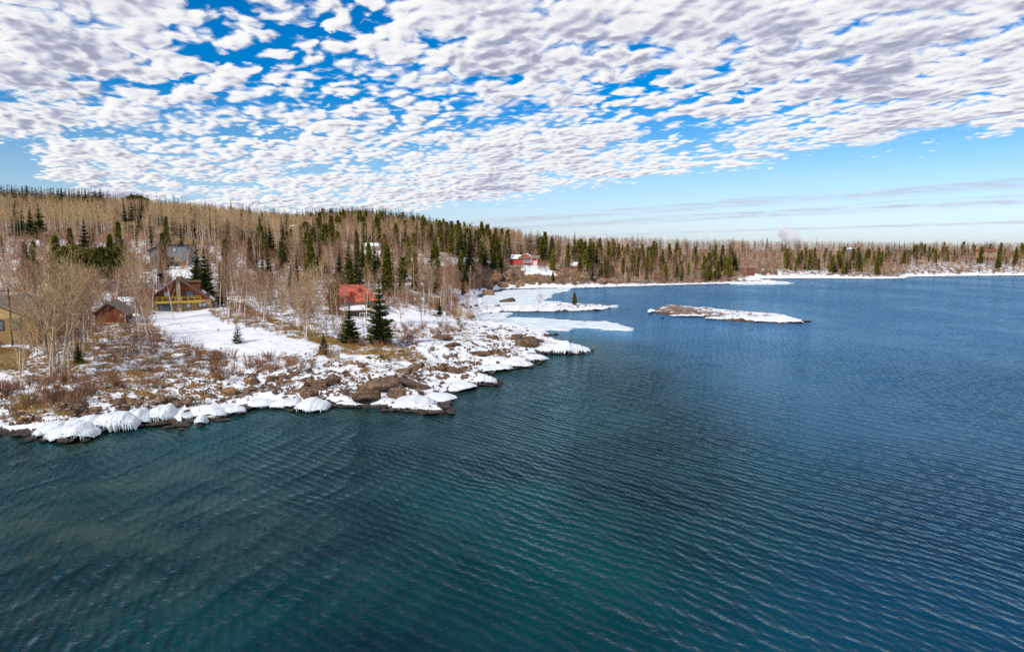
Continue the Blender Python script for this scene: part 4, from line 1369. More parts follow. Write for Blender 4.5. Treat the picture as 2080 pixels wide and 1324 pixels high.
window(rd, 5.9, 7.4, 1.0, 3.0, 0, M_white, M_curtain, 1, 0.18); window(rd, -7.2, -5.9, 4.55, 4.9, 1.0, M_white)
for x in (0.2, 2.3): MB().box(x, x + 1.6, -0.07, -0.002, -0.6, 1.6).build('garage_door', M_darkred, rd)
MB().box(3.3, 4.5, -0.06, -0.002, -0.6, 1.8).build('door', M_graywall, rd)
for x in (4.9, 7.9): MB().box(x - 0.1, x + 0.1, -0.8, -0.6, -0.8, 4.5).build('post', M_white, rd)
MB().box(-0.6, 4.6, -1.3, -0.08, 1.75, 1.95).build('balcony', M_wood, rd)
small_house('snowy_cabin', 'tiny brown cabin with thick white snowy roof right of the red house', tuple(at_d(1166, 545, 384)), math.radians(-20), 1.9, 4, 1.6, 3.2, M_redwood, M_roofsnow, [(-0.5, 0.4, 0.3, 1.2, M_dark)], None, 'x', 0.4, cat='cabin')
small_house('shore_cabin', 'low dark red cabin with two pale windows on the snowy bank of the bay', tuple(at_d(1521, 552, 432)), math.radians(-16), 3.6, 5, 1.6, 2.4, M_redwood, M_redwood,
            [(-3.0, -1.1, 0.5, 1.4, M_wood), (0.9, 2.9, 0.5, 1.4, M_wood)], None, 'x', cat='cabin')
small_house('far_grey_cabin', 'grey cabin with one bright snowy roof high in the far right woods', tuple(at_d(1729, 510, 606)), math.radians(-30), 3.2, 5, 1.8, 2.8, M_graywall, M_roofsnow, [(-1.5, 1.5, 0.6, 1.6, M_dark)], None, 'x', cat='cabin')
small_house('far_brown_lodge', 'brown lodge with dark roof on the open rocky hill at the far right', tuple(at_d(2003, 517, 560)), math.radians(-30), 7.0, 7, 2.6, 4.2, M_wood, M_redwood, [(-4, -1, 0.8, 1.8, M_dark), (1, 4, 0.8, 1.8, M_dark)], None, 'x', cat='lodge')
small_house('far_orange_hut', 'small orange brown hut near the far right shore', tuple(at_d(1872, 537, 530)), math.radians(-20), 2.6, 4, 1.7, 2.6, M_tan, M_wood, [(-1, 1, 0.5, 1.2, M_dark)], None, 'x', cat='hut')

# flagpole on the point
p = at_ground(861, 653, 0.2)
fp = thing('flagpole', 'thin white pole standing bare in the snow right of the tall spruce', 'flagpole', p)
MB().tube([(0, 0, -0.2), (0, 0, 3.4)], [0.075, 0.07], 7).build('lower_pole', M_white, fp)
MB().tube([(0.05, 0, 3.3), (0.05, 0, 7.4)], [0.05, 0.04], 7).build('upper_pole', M_white, fp)
b = MB()
for i in range(4):
    for j in range(8):
        q = lambda i_, j_: (0.05 + 0.09 * math.sin(math.pi * i_ / 4) * math.cos(6.283 * j_ / 8), 0.09 * math.sin(math.pi * i_ / 4) * math.sin(6.283 * j_ / 8), 7.47 - 0.09 * math.cos(math.pi * i_ / 4))
        b.quad(q(i, j), q(i, j + 1), q(i + 1, j + 1), q(i + 1, j))
b.build('finial', M_white, fp)
# dark utility pole by the tan house
p = at_ground(26, 702, 0.2)
up_ = thing('utility_pole', 'dark weathered utility pole in front of the tan house', 'pole', p)
MB().tube([(0, 0, -0.4), (0, 0, 9.4)], [0.15, 0.11], 8).build('post', M_dark, up_)
MB().box(-0.7, 0.7, -0.07, 0.07, 8.8, 8.95).build('crossarm', M_dark, up_)

# ------------------------------------------------------------------ rocks and ice
def rock_mesh(seed, flat=0.65, npts=26, rough=0.16, sub=1, name='boulder', m=None):
    random.seed(seed)
    bm = bmesh.new()
    for i in range(npts):
        d = Vector((random.gauss(0, 1), random.gauss(0, 1), random.gauss(0, 1))).normalized()
        r = random.uniform(0.78, 1.0)
        bm.verts.new((d.x * r * 0.5, d.y * r * 0.5, d.z * r * 0.5 * flat))
    bmesh.ops.convex_hull(bm, input=bm.verts[:])
    bmesh.ops.delete(bm, geom=[v for v in bm.verts if not v.link_faces], context='VERTS')
    bmesh.ops.dissolve_limit(bm, angle_limit=0.30, verts=bm.verts[:], edges=bm.edges[:])
    bmesh.ops.bevel(bm, geom=bm.edges[:], offset=0.03, segments=1, affect='EDGES')
    bmesh.ops.triangulate(bm, faces=bm.faces[:])
    for _ in range(sub):
        bmesh.ops.subdivide_edges(bm, edges=bm.edges[:], cuts=1)
    o1, o2 = random.uniform(0, 50), random.uniform(0, 50)
    for v in bm.verts:
        c = v.co
        n = float(fbm(np.array([c.x * 5 + o1 + c.z * 3]), np.array([c.y * 5 + o2 - c.z * 3]), seed, 3)[0]) - 0.5
        v.co = c * (1 + n * rough * 2)
    me = bpy.data.meshes.new(name)
    bm.to_mesh(me); bm.free()
    me.materials.append(m or M_rock)
    return me


BOULD = [rock_mesh(10 + i, 0.72) for i in range(7)]
LUMP = [rock_mesh(30 + i, 0.85, 26, 0.15, 2, m=M_rock_bare) for i in range(5)]
SLAB = [rock_mesh(50 + i, 0.38, 22, 0.12, 1, 'shore_slab', M_rock_wet) for i in range(5)]
CLIFF = [rock_mesh(70 + i, 0.95, 30, 0.2, 2, m=M_rock_cliff) for i in range(4)]
STONE = [rock_mesh(90 + i, 0.7, 14, 0.1, 0) for i in range(5)]


def put_rock(meshes, loc, size, label, group=None, rz=None, name='boulder', cat='rock', tilt=0.2, sink=0.22):
    me = random.choice(meshes)
    o = link(name, me)
    sx, sy, sz = size
    o.scale = (sx, sy, sz)
    o.location = (loc[0], loc[1], loc[2] + sz * (0.30 - sink))
    o.rotation_euler = (random.uniform(-tilt, tilt), random.uniform(-tilt, tilt), random.uniform(0, 6.28) if rz is None else rz)
    return tag(o, label, cat, group)


random.seed(77)
# big rocks that can be told apart: px, py of the base, width px, height px
for px, py, wp, hp, kind, lab in [
        (768, 790, 88, 34, 'L', 'broad ochre speckled outcrop in the middle of the snowy point'),
        (742, 812, 62, 30, 'L', 'brown pointed rock below the ochre outcrop near the ice rim'),
        (806, 806, 44, 28, 'L', 'ochre boulder wedged between the outcrop and the dark whaleback slab'),
        (842, 786, 72, 26, 'S', 'dark smooth whaleback slab on the snowy point'),
        (795, 796, 30, 26, 'L', 'cracked brown block against the broad outcrop'),
        (648, 790, 34, 30, 'L', 'grey green lichen boulder on the ridge left of the outcrop'),
        (676, 780, 36, 28, 'L', 'rounded grey lichen boulder beside the snow gully'),
        (628, 806, 44, 30, 'L', 'grooved tan rock that drops to the ice shelf'),
        (648, 820, 30, 22, 'L', 'small tan block above the capped ice ledge'),
        (733, 746, 18, 15, 'B', 'single round brown boulder alone in the snow'),
        (884, 752, 40, 14, 'L', 'bright orange lichen ledge on the upper point'),
        (848, 746, 34, 12, 'L', 'flat brown ledge left of the orange ledge'),
        (822, 756, 36, 14, 'L', 'brown knobbly rock below the flat ledge'),
        (1072, 702, 50, 30, 'L', 'tall tan striated outcrop at the tip of the point'),
        (1050, 690, 30, 18, 'L', 'tan ledge behind the striated outcrop'),
        (1086, 690, 38, 10, 'B', 'flat reddish ledge above the white ice tongue'),
        (1000, 688, 26, 16, 'B', 'round grey brown boulder on the far side of the point'),
        (980, 722, 52, 14, 'L', 'long cracked brown ledge in the snow of the point'),
        (920, 706, 36, 12, 'L', 'tan ledge behind the smooth snow hollow'),
        (900, 690, 44, 12, 'L', 'grey ledge at the edge of the reed patch'),
        (360, 826, 20, 22, 'L', 'orange square block beside the last ice dome'),
        (380, 826, 24, 22, 'B', 'pinkish square block right of the orange block'),
        (470, 800, 44, 20, 'L', 'ochre cracked ledge above the ragged ice edge'),
        (510, 796, 34, 18, 'L', 'long low ochre block with snow on its back'),
        (515, 780, 26, 22, 'B', 'round tan boulder in a pile above the gully'),
        (555, 772, 26, 18, 'B', 'orange streaked boulder at the head of the snow ramp'),
        (575, 768, 28, 18, 'B', 'grey boulder under the brush hedge'),
        (195, 838, 26, 24, 'B', 'upright reddish slab stone above the ice domes'),
        (160, 836, 30, 22, 'B', 'dark reddish rubble block left of the upright slab'),
        (128, 832, 22, 24, 'B', 'leaning orange brown slab in the rubble bank'),
        (52, 856, 30, 18, 'B', 'dark brown pyramid rock at the left ice bank'),
        (38, 848, 22, 20, 'B', 'grey brown block behind the dark pyramid rock'),
        (1032, 614, 38, 14, 'L', 'tan humped rock on the shingle of the bay'),
        (993, 600, 24, 16, 'C', 'big grey cliff foot boulder beside the frozen bay'),
        (985, 575, 24, 12, 'C', 'tan overhanging ledge on the cliff'),
        (1010, 566, 20, 18, 'C', 'round grey buttress of the cliff'),
        (990, 586, 24, 16, 'C', 'pale grey block under the overhanging ledge'),
        (1035, 560, 18, 16, 'C', 'dark grooved buttress below the red house'),
        (965, 556, 26, 20, 'C', 'reddish shoulder of rock left of the cliff'),
        (1022, 582, 20, 14, 'C', 'tan slab near the foot of the cliff'),
        (1250, 575, 34, 12, 'C', 'pale rubble knoll on the shore below the cedars'),
        (1220, 574, 26, 10, 'C', 'grey rock in the brush left of the rubble knoll')]:
    p = G(px, py)
    s = 1 / ppm(p)
    ms = {'L': LUMP, 'B': BOULD, 'S': SLAB, 'C': CLIFF}[kind]
    put_rock(ms, p, (wp * s * 1.2, wp * s * 0.85, hp * s * (1.45 if kind != 'S' else 2.6)), lab, None, random.uniform(-0.4, 0.4))

# many alike boulders over the rocky shore
zones = [('boulders strewn over the snowy point', 'brown lichen boulder half buried in snow on the rocky point', [(640, 715), (760, 712), (860, 715), (1000, 680), (1095, 700), (1000, 745), (900, 790), (800, 820), (660, 815), (600, 790)], 96, (0.6, 1.9)),
         ('rocks of the rubble bank by the ice', 'reddish angular rock in the rubble bank behind the ice domes', [(-40, 850), (60, 842), (150, 822), (330, 806), (440, 780), (460, 800), (340, 826), (250, 835), (150, 850), (60, 868), (-40, 866)], 62, (0.5, 1.5)),
         ('boulders under the brush hedge', 'tan boulder in the rocky strip below the brush hedge', [(430, 790), (520, 760), (640, 740), (640, 790), (560, 815), (450, 818)], 30, (0.5, 1.5)),
         ('stones on the frozen bay shingle', 'dark stone poking out of the snowy shingle of the bay', [(900, 640), (960, 596), (1100, 586), (1080, 600), (990, 612), (1040, 632), (960, 655), (1000, 670), (930, 675)], 36, (0.5, 1.8)),
         ('rocks of the bay cliff', 'grey tan block on the cliff below the red house', [(955, 545), (1060, 548), (1062, 582), (975, 600)], 22, (1.6, 5.0))]
for grp, lab, poly, n, (lo, hi) in zones:
    poly = np.array(poly, float); c = 0
    x0, y0 = poly.min(0); x1, y1 = poly.max(0)
    while c < n:
        px, py = random.uniform(x0, x1), random.uniform(y0, y1)
        if poly_sd(np.array([px]), np.array([py]), poly)[0] < 0: continue
        p = G(px, py)
        if p.z < 0.15: continue
        if fbm(np.array([p.x * .25]), np.array([p.y * .25]), 91, 3)[0] < 0.44: continue
        w = lo + (hi - lo) * random.random() ** 2.2
        put_rock(CLIFF if 'cliff' in grp else (BOULD if random.random() < 0.75 else LUMP), p, (w, w * random.uniform(0.6, 1), w * random.uniform(0.6, 1.1)), lab, grp)
        c += 1
# wet slabs along the waterline
near_line = [np.array(at_z(a, b_)[:2]) for a, b_ in shore_px[2:38]]
acc = 0.0; nslab = 0
for a, c in zip(near_line[:-1], near_line[1:]):
    L = np.linalg.norm(c - a); tdir = (c - a) / L
    s_ = acc
    while s_ < L:
        q = a + tdir * s_
        nrm = np.array([tdir[1], -tdir[0]])
        w = random.uniform(1.0, 3.0)
        q = q + nrm * random.uniform(-0.5, 0.5)
        o = put_rock(SLAB, (q[0], q[1], random.uniform(-0.12, 0.06)), (w, w * random.uniform(0.5, 0.8), random.uniform(0.9, 1.7)), 'dark wet slab of rock along the waterline', 'wet slabs along the waterline',
                 math.atan2(tdir[1], tdir[0]) + random.uniform(-0.4, 0.4), 'shore_slab', 'rock', 0.12, 0.15)
        nslab += 1
        s_ += random.uniform(0.9, 2.3)
    acc = s_ - L
for px, py, w, lab in [(368, 876, 1.1, 'flat dark rock lying alone in the shallow water'), (345, 871, 1.6, 'brown slab at the foot of the ice domes'), (322, 866, 2.0, 'cracked dark slab between two ice domes'),
                       (1202, 714, 1.3, 'black rock tip beyond the white ice tongue'), (1126, 682, 2.6, 'thin dark rock tongue behind the point'), (1010, 784, 1.4, 'dark rock under the small ice dome at the point'),
                       (880, 842, 3.4, 'dark flat ledge at the lowest tip of the point'), (1640, 655, 3.0, 'dark rock tip at the right end of the island'), (1622, 657, 2.4, 'low dark slab near the right end of the island'),
                       (1319, 640, 1.6, 'small dark rock just off the left end of the island'), (1346, 647, 1.3, 'tiny dark rock awash in front of the island'), (1395, 644, 1.5, 'dark stone in front of the island middle')]:
    p = at_z(px, py, 0.0)
    put_rock(SLAB, p, (w, w * 0.55, 1.3 if w < 2 else 1.8), lab, None, 0.2, 'shore_slab', 'rock', 0.1, 0.12)
random.seed(5)
for i, (px, py, w, m_, lab) in enumerate([(1365, 628, 7, LUMP, 'ochre rock back at the left end of the island'), (1395, 630, 7, LUMP, 'orange brown hump along the island ridge'), (1420, 633, 6, SLAB, 'black rock in the middle of the island'),
                                    (1445, 634, 7, LUMP, 'dark block right of the middle of the island'), (1470, 637, 6, LUMP, 'brown hump before the snowy half of the island'), (1500, 640, 6, SLAB, 'black knob where the island snow begins'),
                                    (1380, 627, 5, LUMP, 'pale ochre ledge behind the island ridge'), (1110, 620, 5, LUMP, 'ochre ledge on the low spit by the bare bush'), (1140, 621, 5, LUMP, 'rust brown ledge left of the lone cedar'), (1175, 622, 5.5, LUMP, 'dark brown ledge under the lone cedar')]):
    p = at_z(px, py, 0.45)
    put_rock(m_, p, (w * 0.62, w * 0.34, 1.0), lab, None, -0.35 + random.uniform(-0.2, 0.2), 'boulder', 'rock', 0.08, 0.22)

# smaller stones, too many to count
pts, rot, scl, var = [], [], [], []
n0 = 0
while len(pts) < 3600 and n0 < 60:
    n0 += 1
    a = rng.uniform(-0.78, 0.45, 6000); d = np.exp(rng.uniform(math.log(66), math.log(360), 6000))
    x, y = a * d, d
    s = sdist(x, y)
    dens = np.exp(-np.maximum(s - 2, 0) / 9) * (s > 0.6) * sstep(fbm(x * .22, y * .22, 93, 3), 0.40, 0.62)
    k_ = rng.random(6000) < dens * 0.8
    z = H(x[k_], y[k_])
    for xx, yy, zz in zip(x[k_], y[k_], z):
        if zz < 0.1: continue
        w = 0.18 + 0.5 * random.random() ** 2
        pts.append((xx, yy, zz + w * 0.1)); rot.append((random.uniform(-.4, .4), random.uniform(-.4, .4), random.uniform(0, 6.28)))
        scl.append((w, w * random.uniform(.6, 1), w * random.uniform(.6, 1.1))); var.append(random.randrange(5))
scatter('shore_stones', 'loose brown stones scattered over the snowy shore', pts, rot, scl, var, STONE)


def ice_mound(px, py, wm, hm, dm, label, ang=None, flute=1.0, base=True, name='ice_mound', seed=0, front=0.62, z0=0.26, group=None):
    """a domed shelf of shore ice whose dripping front hangs over the water; px, py is the foot of its front"""
    random.seed(seed + int(px))
    p = at_z(px, py, 0.0)
    key = np.array([(1.0, 0.30), (0.72, 0.66), (0.40, 0.92), (0.08, 1.0), (-0.22, 0.98), (-0.42, 0.86), (-0.55, 0.66), (-0.61, 0.46), (-0.63, 0.28), (-0.60, 0.12), (-0.48, 0.08), (-0.2, 0.05)])
    tt = np.linspace(0, len(key) - 1, 30)
    prof = np.stack([np.interp(tt, np.arange(len(key)), key[:, k_]) for k_ in (0, 1)], 1)
    nu = int(min(180, max(40, wm * 14)))
    o1, o2 = random.uniform(0, 99), random.uniform(0, 99)
    flute = flute * 0.42 if flute < 1.4 else flute * 0.6
    u_ = np.linspace(0, 1, nu + 1)[:, None] * np.ones((1, 30))
    yy, zz = prof[None, :, 0] + 0 * u_, prof[None, :, 1] + 0 * u_
    e = np.maximum(np.sin(np.pi * u_), 0) ** 0.38
    lob = 0.62 + 0.75 * fbm(u_ * wm * 0.75 + o1, u_ * 0 + o1, 3, 3)
    arc = yy * dm - zz * hm
    fl = vnoise(u_ * wm * 3.6 + o1 + 0.4 * arc, arc * 0.35, 8) - 0.5
    fl2 = vnoise(u_ * wm * 8.5 + o1, arc * 0.5, 9) - 0.5
    lump = (fbm(u_ * wm * 0.8 + o2, arc * 0.9, 12, 5) - 0.5) * 1.5 + (cells(u_ * wm * 0.8 + o1, arc * 0.9 + o2, 17)[0] - 0.5) * 0.35
    low = np.maximum(0, 0.9 - zz) * (yy < 0)
    back = sstep(yy, 0.3, 1.0)
    y_ = yy * dm * (0.35 + 0.65 * e) * (0.78 + 0.35 * lob * (1 - back)) + flute * low * (fl * 0.42 + fl2 * 0.2) + lump * 0.30 * (yy < 0.1)
    z_ = z0 + hm * zz * e * lob + lump * 0.30 * hm * np.minimum(1, zz * 1.4) * e
    drip = (fl * 0.5 + fl2 * 0.32) * hm * 0.75 * flute + (fbm(u_ * wm * 0.9 + o2, u_ * 0, 15, 2) - 0.42) * hm * 0.7
    z_ = z_ + np.where(np.arange(30)[None, :] >= 20, drip * sstep(np.arange(30)[None, :] + 0 * u_, 18, 24), 0)
    z_ = np.maximum(z_, 0.06)
    V = [tuple(q) for q in np.stack([(u_ - 0.5) * wm + lump * 0.1, y_, z_], -1).reshape(-1, 3)]
    F = []
    m_ = 30
    for i in range(nu):
        for j in range(m_ - 1):
            F.append((i * m_ + j, (i + 1) * m_ + j, (i + 1) * m_ + j + 1, i * m_ + j + 1))
    b = MB(); b.v, b.f = V, F
    r = thing(name, label, 'shore ice', (p[0], p[1] + 0.55 * dm, 0), ang if ang is not None else 0.0, group)
    b.build('ice_dome', M_ice, r, True)
    if base:
        if hm > 0.75 and name != 'ice_bank':
            ic = MB(); n_ = int(wm * (7 if hm > 1.5 else 4.5))
            for q in range(n_):
                iu = int((0.06 + 0.88 * random.random()) * nu); jj = random.choice((16, 18, 20))
                cx_, cy_, cz_ = V[iu * m_ + jj]
                L_ = min(cz_ - 0.04, hm * random.uniform(0.25, 0.6)); rr_ = random.uniform(0.025, 0.07)
                if L_ < 0.1: continue
                ic.tube([(cx_, cy_ - 0.01, cz_ + 0.08), (cx_, cy_ - 0.03, cz_ - L_ * 0.5), (cx_, cy_ - 0.03, cz_ - L_)], [rr_, rr_ * 0.8, 0.008], 5)
            if ic.v: ic.build('icicle', M_ice, r, True, 'stuff')
        k_ = link('rock_base', random.choice(SLAB), r)
        k_.scale = (wm * 0.92, dm * 1.22, max(1.5, hm * 1.0)); k_.location = (0, 0.0, 0.08)
    return r


ROT = lambda x0, y0, x1, y1: (lambda a, c: math.atan2(c[1] - a[1], c[0] - a[0]))(at_z(x0, y0), at_z(x1, y1))
for i, (px, py, wm, hm, dm, lab, ang, fl) in enumerate([
        (130, 898, 5.0, 1.25, 2.6, 'lowest white ice dome on a dark block at the left shore', 0.03, 0.9),
        (92, 888, 3.2, 1.0, 2.4, 'small ice shoulder left of the lowest ice dome', 0.1, 0.7),
        (165, 880, 5.2, 1.15, 2.8, 'smooth ice apron behind the lowest ice dome', 0.25, 0.5),
        (222, 878, 4.8, 1.6, 2.4, 'large ice dome with long icicle fringe near the left shore', 0.18, 1.5),
        (272, 866, 3.1, 1.5, 2.2, 'middle ice dome with drip channels left of the last dome', 0.15, 1.2),
        (322, 860, 3.1, 1.75, 2.2, 'last tall ice dome ending at the orange square block', 0.2, 1.2),
        (404, 866, 1.35, 0.95, 1.1, 'round white ice cap on a lone rock in the water', 0.0, 0.8),
        (362, 856, 2.6, 0.8, 1.8, 'low ragged ice lip right of the last dome', 0.2, 0.9),
        (428, 850, 3.0, 0.7, 2.0, 'ragged ice lip with short drips at the small cove', 0.2, 0.9),
        (470, 844, 2.6, 0.7, 1.8, 'ice lip at the right end of the small cove', 0.4, 0.9),
        (520, 830, 4.2, 0.65, 2.4, 'long low ice shelf along the dark ledges', 0.15, 0.8),
        (575, 831, 3.6, 0.75, 2.4, 'ice shelf left of the capped ledge', 0.0, 0.8),
        (628, 838, 4.1, 0.9, 3.0, 'white capped ledge jutting out between two inlets', 0.0, 0.8),
        (716, 826, 4.5, 0.5, 2.6, 'thin ice shelf above the long dark ledge', -0.05, 0.7),
        (775, 826, 4.0, 0.55, 2.6, 'ice shelf right of the long dark ledge', 0.0, 0.7),
        (836, 834, 5.4, 0.85, 4.0, 'broad rounded ice apron at the lowest tip of the point', 0.1, 0.9),
        (890, 820, 4.0, 0.7, 3.0, 'ice apron at the corner of the point', 0.9, 0.8),
        (930, 796, 5.0, 0.65, 3.2, 'ice shelf on the right flank of the point', 0.75, 0.8),
        (985, 782, 3.6, 0.9, 2.2, 'separate small ice dome on a dark rock off the point', 0.1, 0.8),
        (1000, 756, 6.5, 0.7, 3.6, 'long ice shelf above the black right hand ledge', 0.5, 0.8),
        (1050, 748, 5.5, 0.75, 3.2, 'ice shelf near the inner corner of the ice tongue', 0.4, 0.8),
        (1088, 736, 4.6, 0.9, 3.0, 'knobbly ice bulge below the ice tongue', 0.4, 0.8)]):
    ice_mound(px, py, wm, hm, dm, lab, ang, fl, True, seed=i)
it = ice_mound(1150, 719, 9.6, 1.55, 3.6, 'long fluted white ice tongue at the end of the point', 0.03, 1.6, True, 'ice_tongue', 90)
for i, (px, py, wm, hm, dm, lab, ang) in enumerate([(1405, 644, 12, 0.42, 2.0, 'low ice rim along the left half of the island', -0.14), (1500, 651, 17, 0.7, 3.4, 'thick white ice along the middle of the island', -0.22), (1585, 656, 13, 0.6, 3.0, 'white ice hummocks on the right part of the island', -0.2),
                                                   (1325, 636, 2.6, 0.8, 1.6, 'tiny ice capped rock off the left end of the island', 0.0), (1130, 632, 16, 0.8, 3.0, 'ice rim along the low spit with the lone cedar', -0.03), (1200, 631, 10, 0.8, 3.0, 'ice rim at the tip of the low spit', 0.02)]):
    ice_mound(px, py, wm, hm, dm, lab, ang, 0.9, True, 'ice_bank', 130 + i)


def floe(name, label, outline, th=0.28, seed=0):
    """a slab of lake ice: outline in map pixels, edge and top broken by pressure ridges"""
    poly = np.array([at_z(a, b_)[:2] for a, b_ in outline])
    x0, y0 = poly.min(0); x1, y1 = poly.max(0)
    nx = int(min(260, (x1 - x0) / 0.45)); ny = int(min(200, (y1 - y0) / 0.45))
    gx, gy = np.meshgrid(np.linspace(x0 - 1, x1 + 1, nx), np.linspace(y0 - 1, y1 + 1, ny), indexing='ij')
    s = poly_sd(gx.ravel(), gy.ravel(), poly).reshape(gx.shape) + (fbm(gx * .5, gy * .5, 31 + seed, 4) - 0.5) * 2.6
    c1, _ = cells(gx / 2.2, gy / 1.6, 61 + seed)
    z = np.where(s > 0, th * sstep(s, 0, 0.7) * (0.7 + 0.5 * c1) + 0.35 * np.maximum(0, fbm(gx * .4, gy * .7, 41 + seed, 4) - 0.52), -0.35)
    i_ = np.arange(gx.size).reshape(gx.shape)
    ok = (z > -0.3)
    f = ok[:-1, :-1] | ok[1:, :-1] | ok[:-1, 1:] | ok[1:, 1:]
    q = np.stack([i_[:-1, :-1][f], i_[1:, :-1][f], i_[1:, 1:][f], i_[:-1, 1:][f]], 1)
    o = link(name, np_mesh(name, np.stack([gx.ravel(), gy.ravel(), z.ravel()], 1), q, M_floe, True))
    return tag(o, label, 'ice floe')


floe('ice_floe', 'long pale blue ice floe tapering out from the point', [(990, 650), (1040, 645), (1100, 647), (1190, 654), (1230, 653), (1285, 667), (1288, 672), (1240, 671), (1200, 666), (1170, 666), (1155, 672), (1110, 671), (1060, 668), (1000, 662)], 0.3, 1)
floe('ice_sheet', 'wide frozen sheet filling the head of the bay', [(965, 612), (990, 598), (1030, 590), (1110, 587), (1160, 586), (1155, 591), (1122, 597), (1122, 603), (1100, 612), (1140, 613), (1150, 618), (1090, 622), (1040, 625), (985, 619)], 0.25, 2)
floe('ice_sheet', 'grey white frozen inlet between the spit and the point', [(930, 646), (960, 634), (1040, 636), (1030, 644), (1000, 650), (960, 654)], 0.22, 3)
floe('ice_floe', 'thin strip of ice trailing beyond the low spit', [(1205, 622), (1256, 620), (1254, 624), (1215, 625)], 0.2, 4)
floe('ice_floe', 'narrow white ice strip reaching out from the far shore', [(1480, 577), (1540, 572), (1612, 575), (1600, 577.5), (1520, 578.5)], 0.3, 5)

# ------------------------------------------------------------------ trees that can be told apart
KEEP_VIEW = []   # conifers and houses that the photograph shows clear of the trees before them


def tree_px(sp_, px, py, top, label, wide=1.0, var=None, group=None, dist=None, rz=None):
    p = G(px, py) if dist is None else Vector(at_d(px, py, dist))
    if dist is not None: p.z = gz(p.x, p.y)
    base = to_px(p.x, p.y, p.z)[1]
    h = (base - top) / ppm(p)
    if sp_ in CONIF: KEEP_VIEW.append((px, (base - top) * 0.20 + 3, p.y, top))
    return place_tree(sp_, (p.x, p.y, p.z), float(max(1.2, h)), label, group, rz, wide, var)


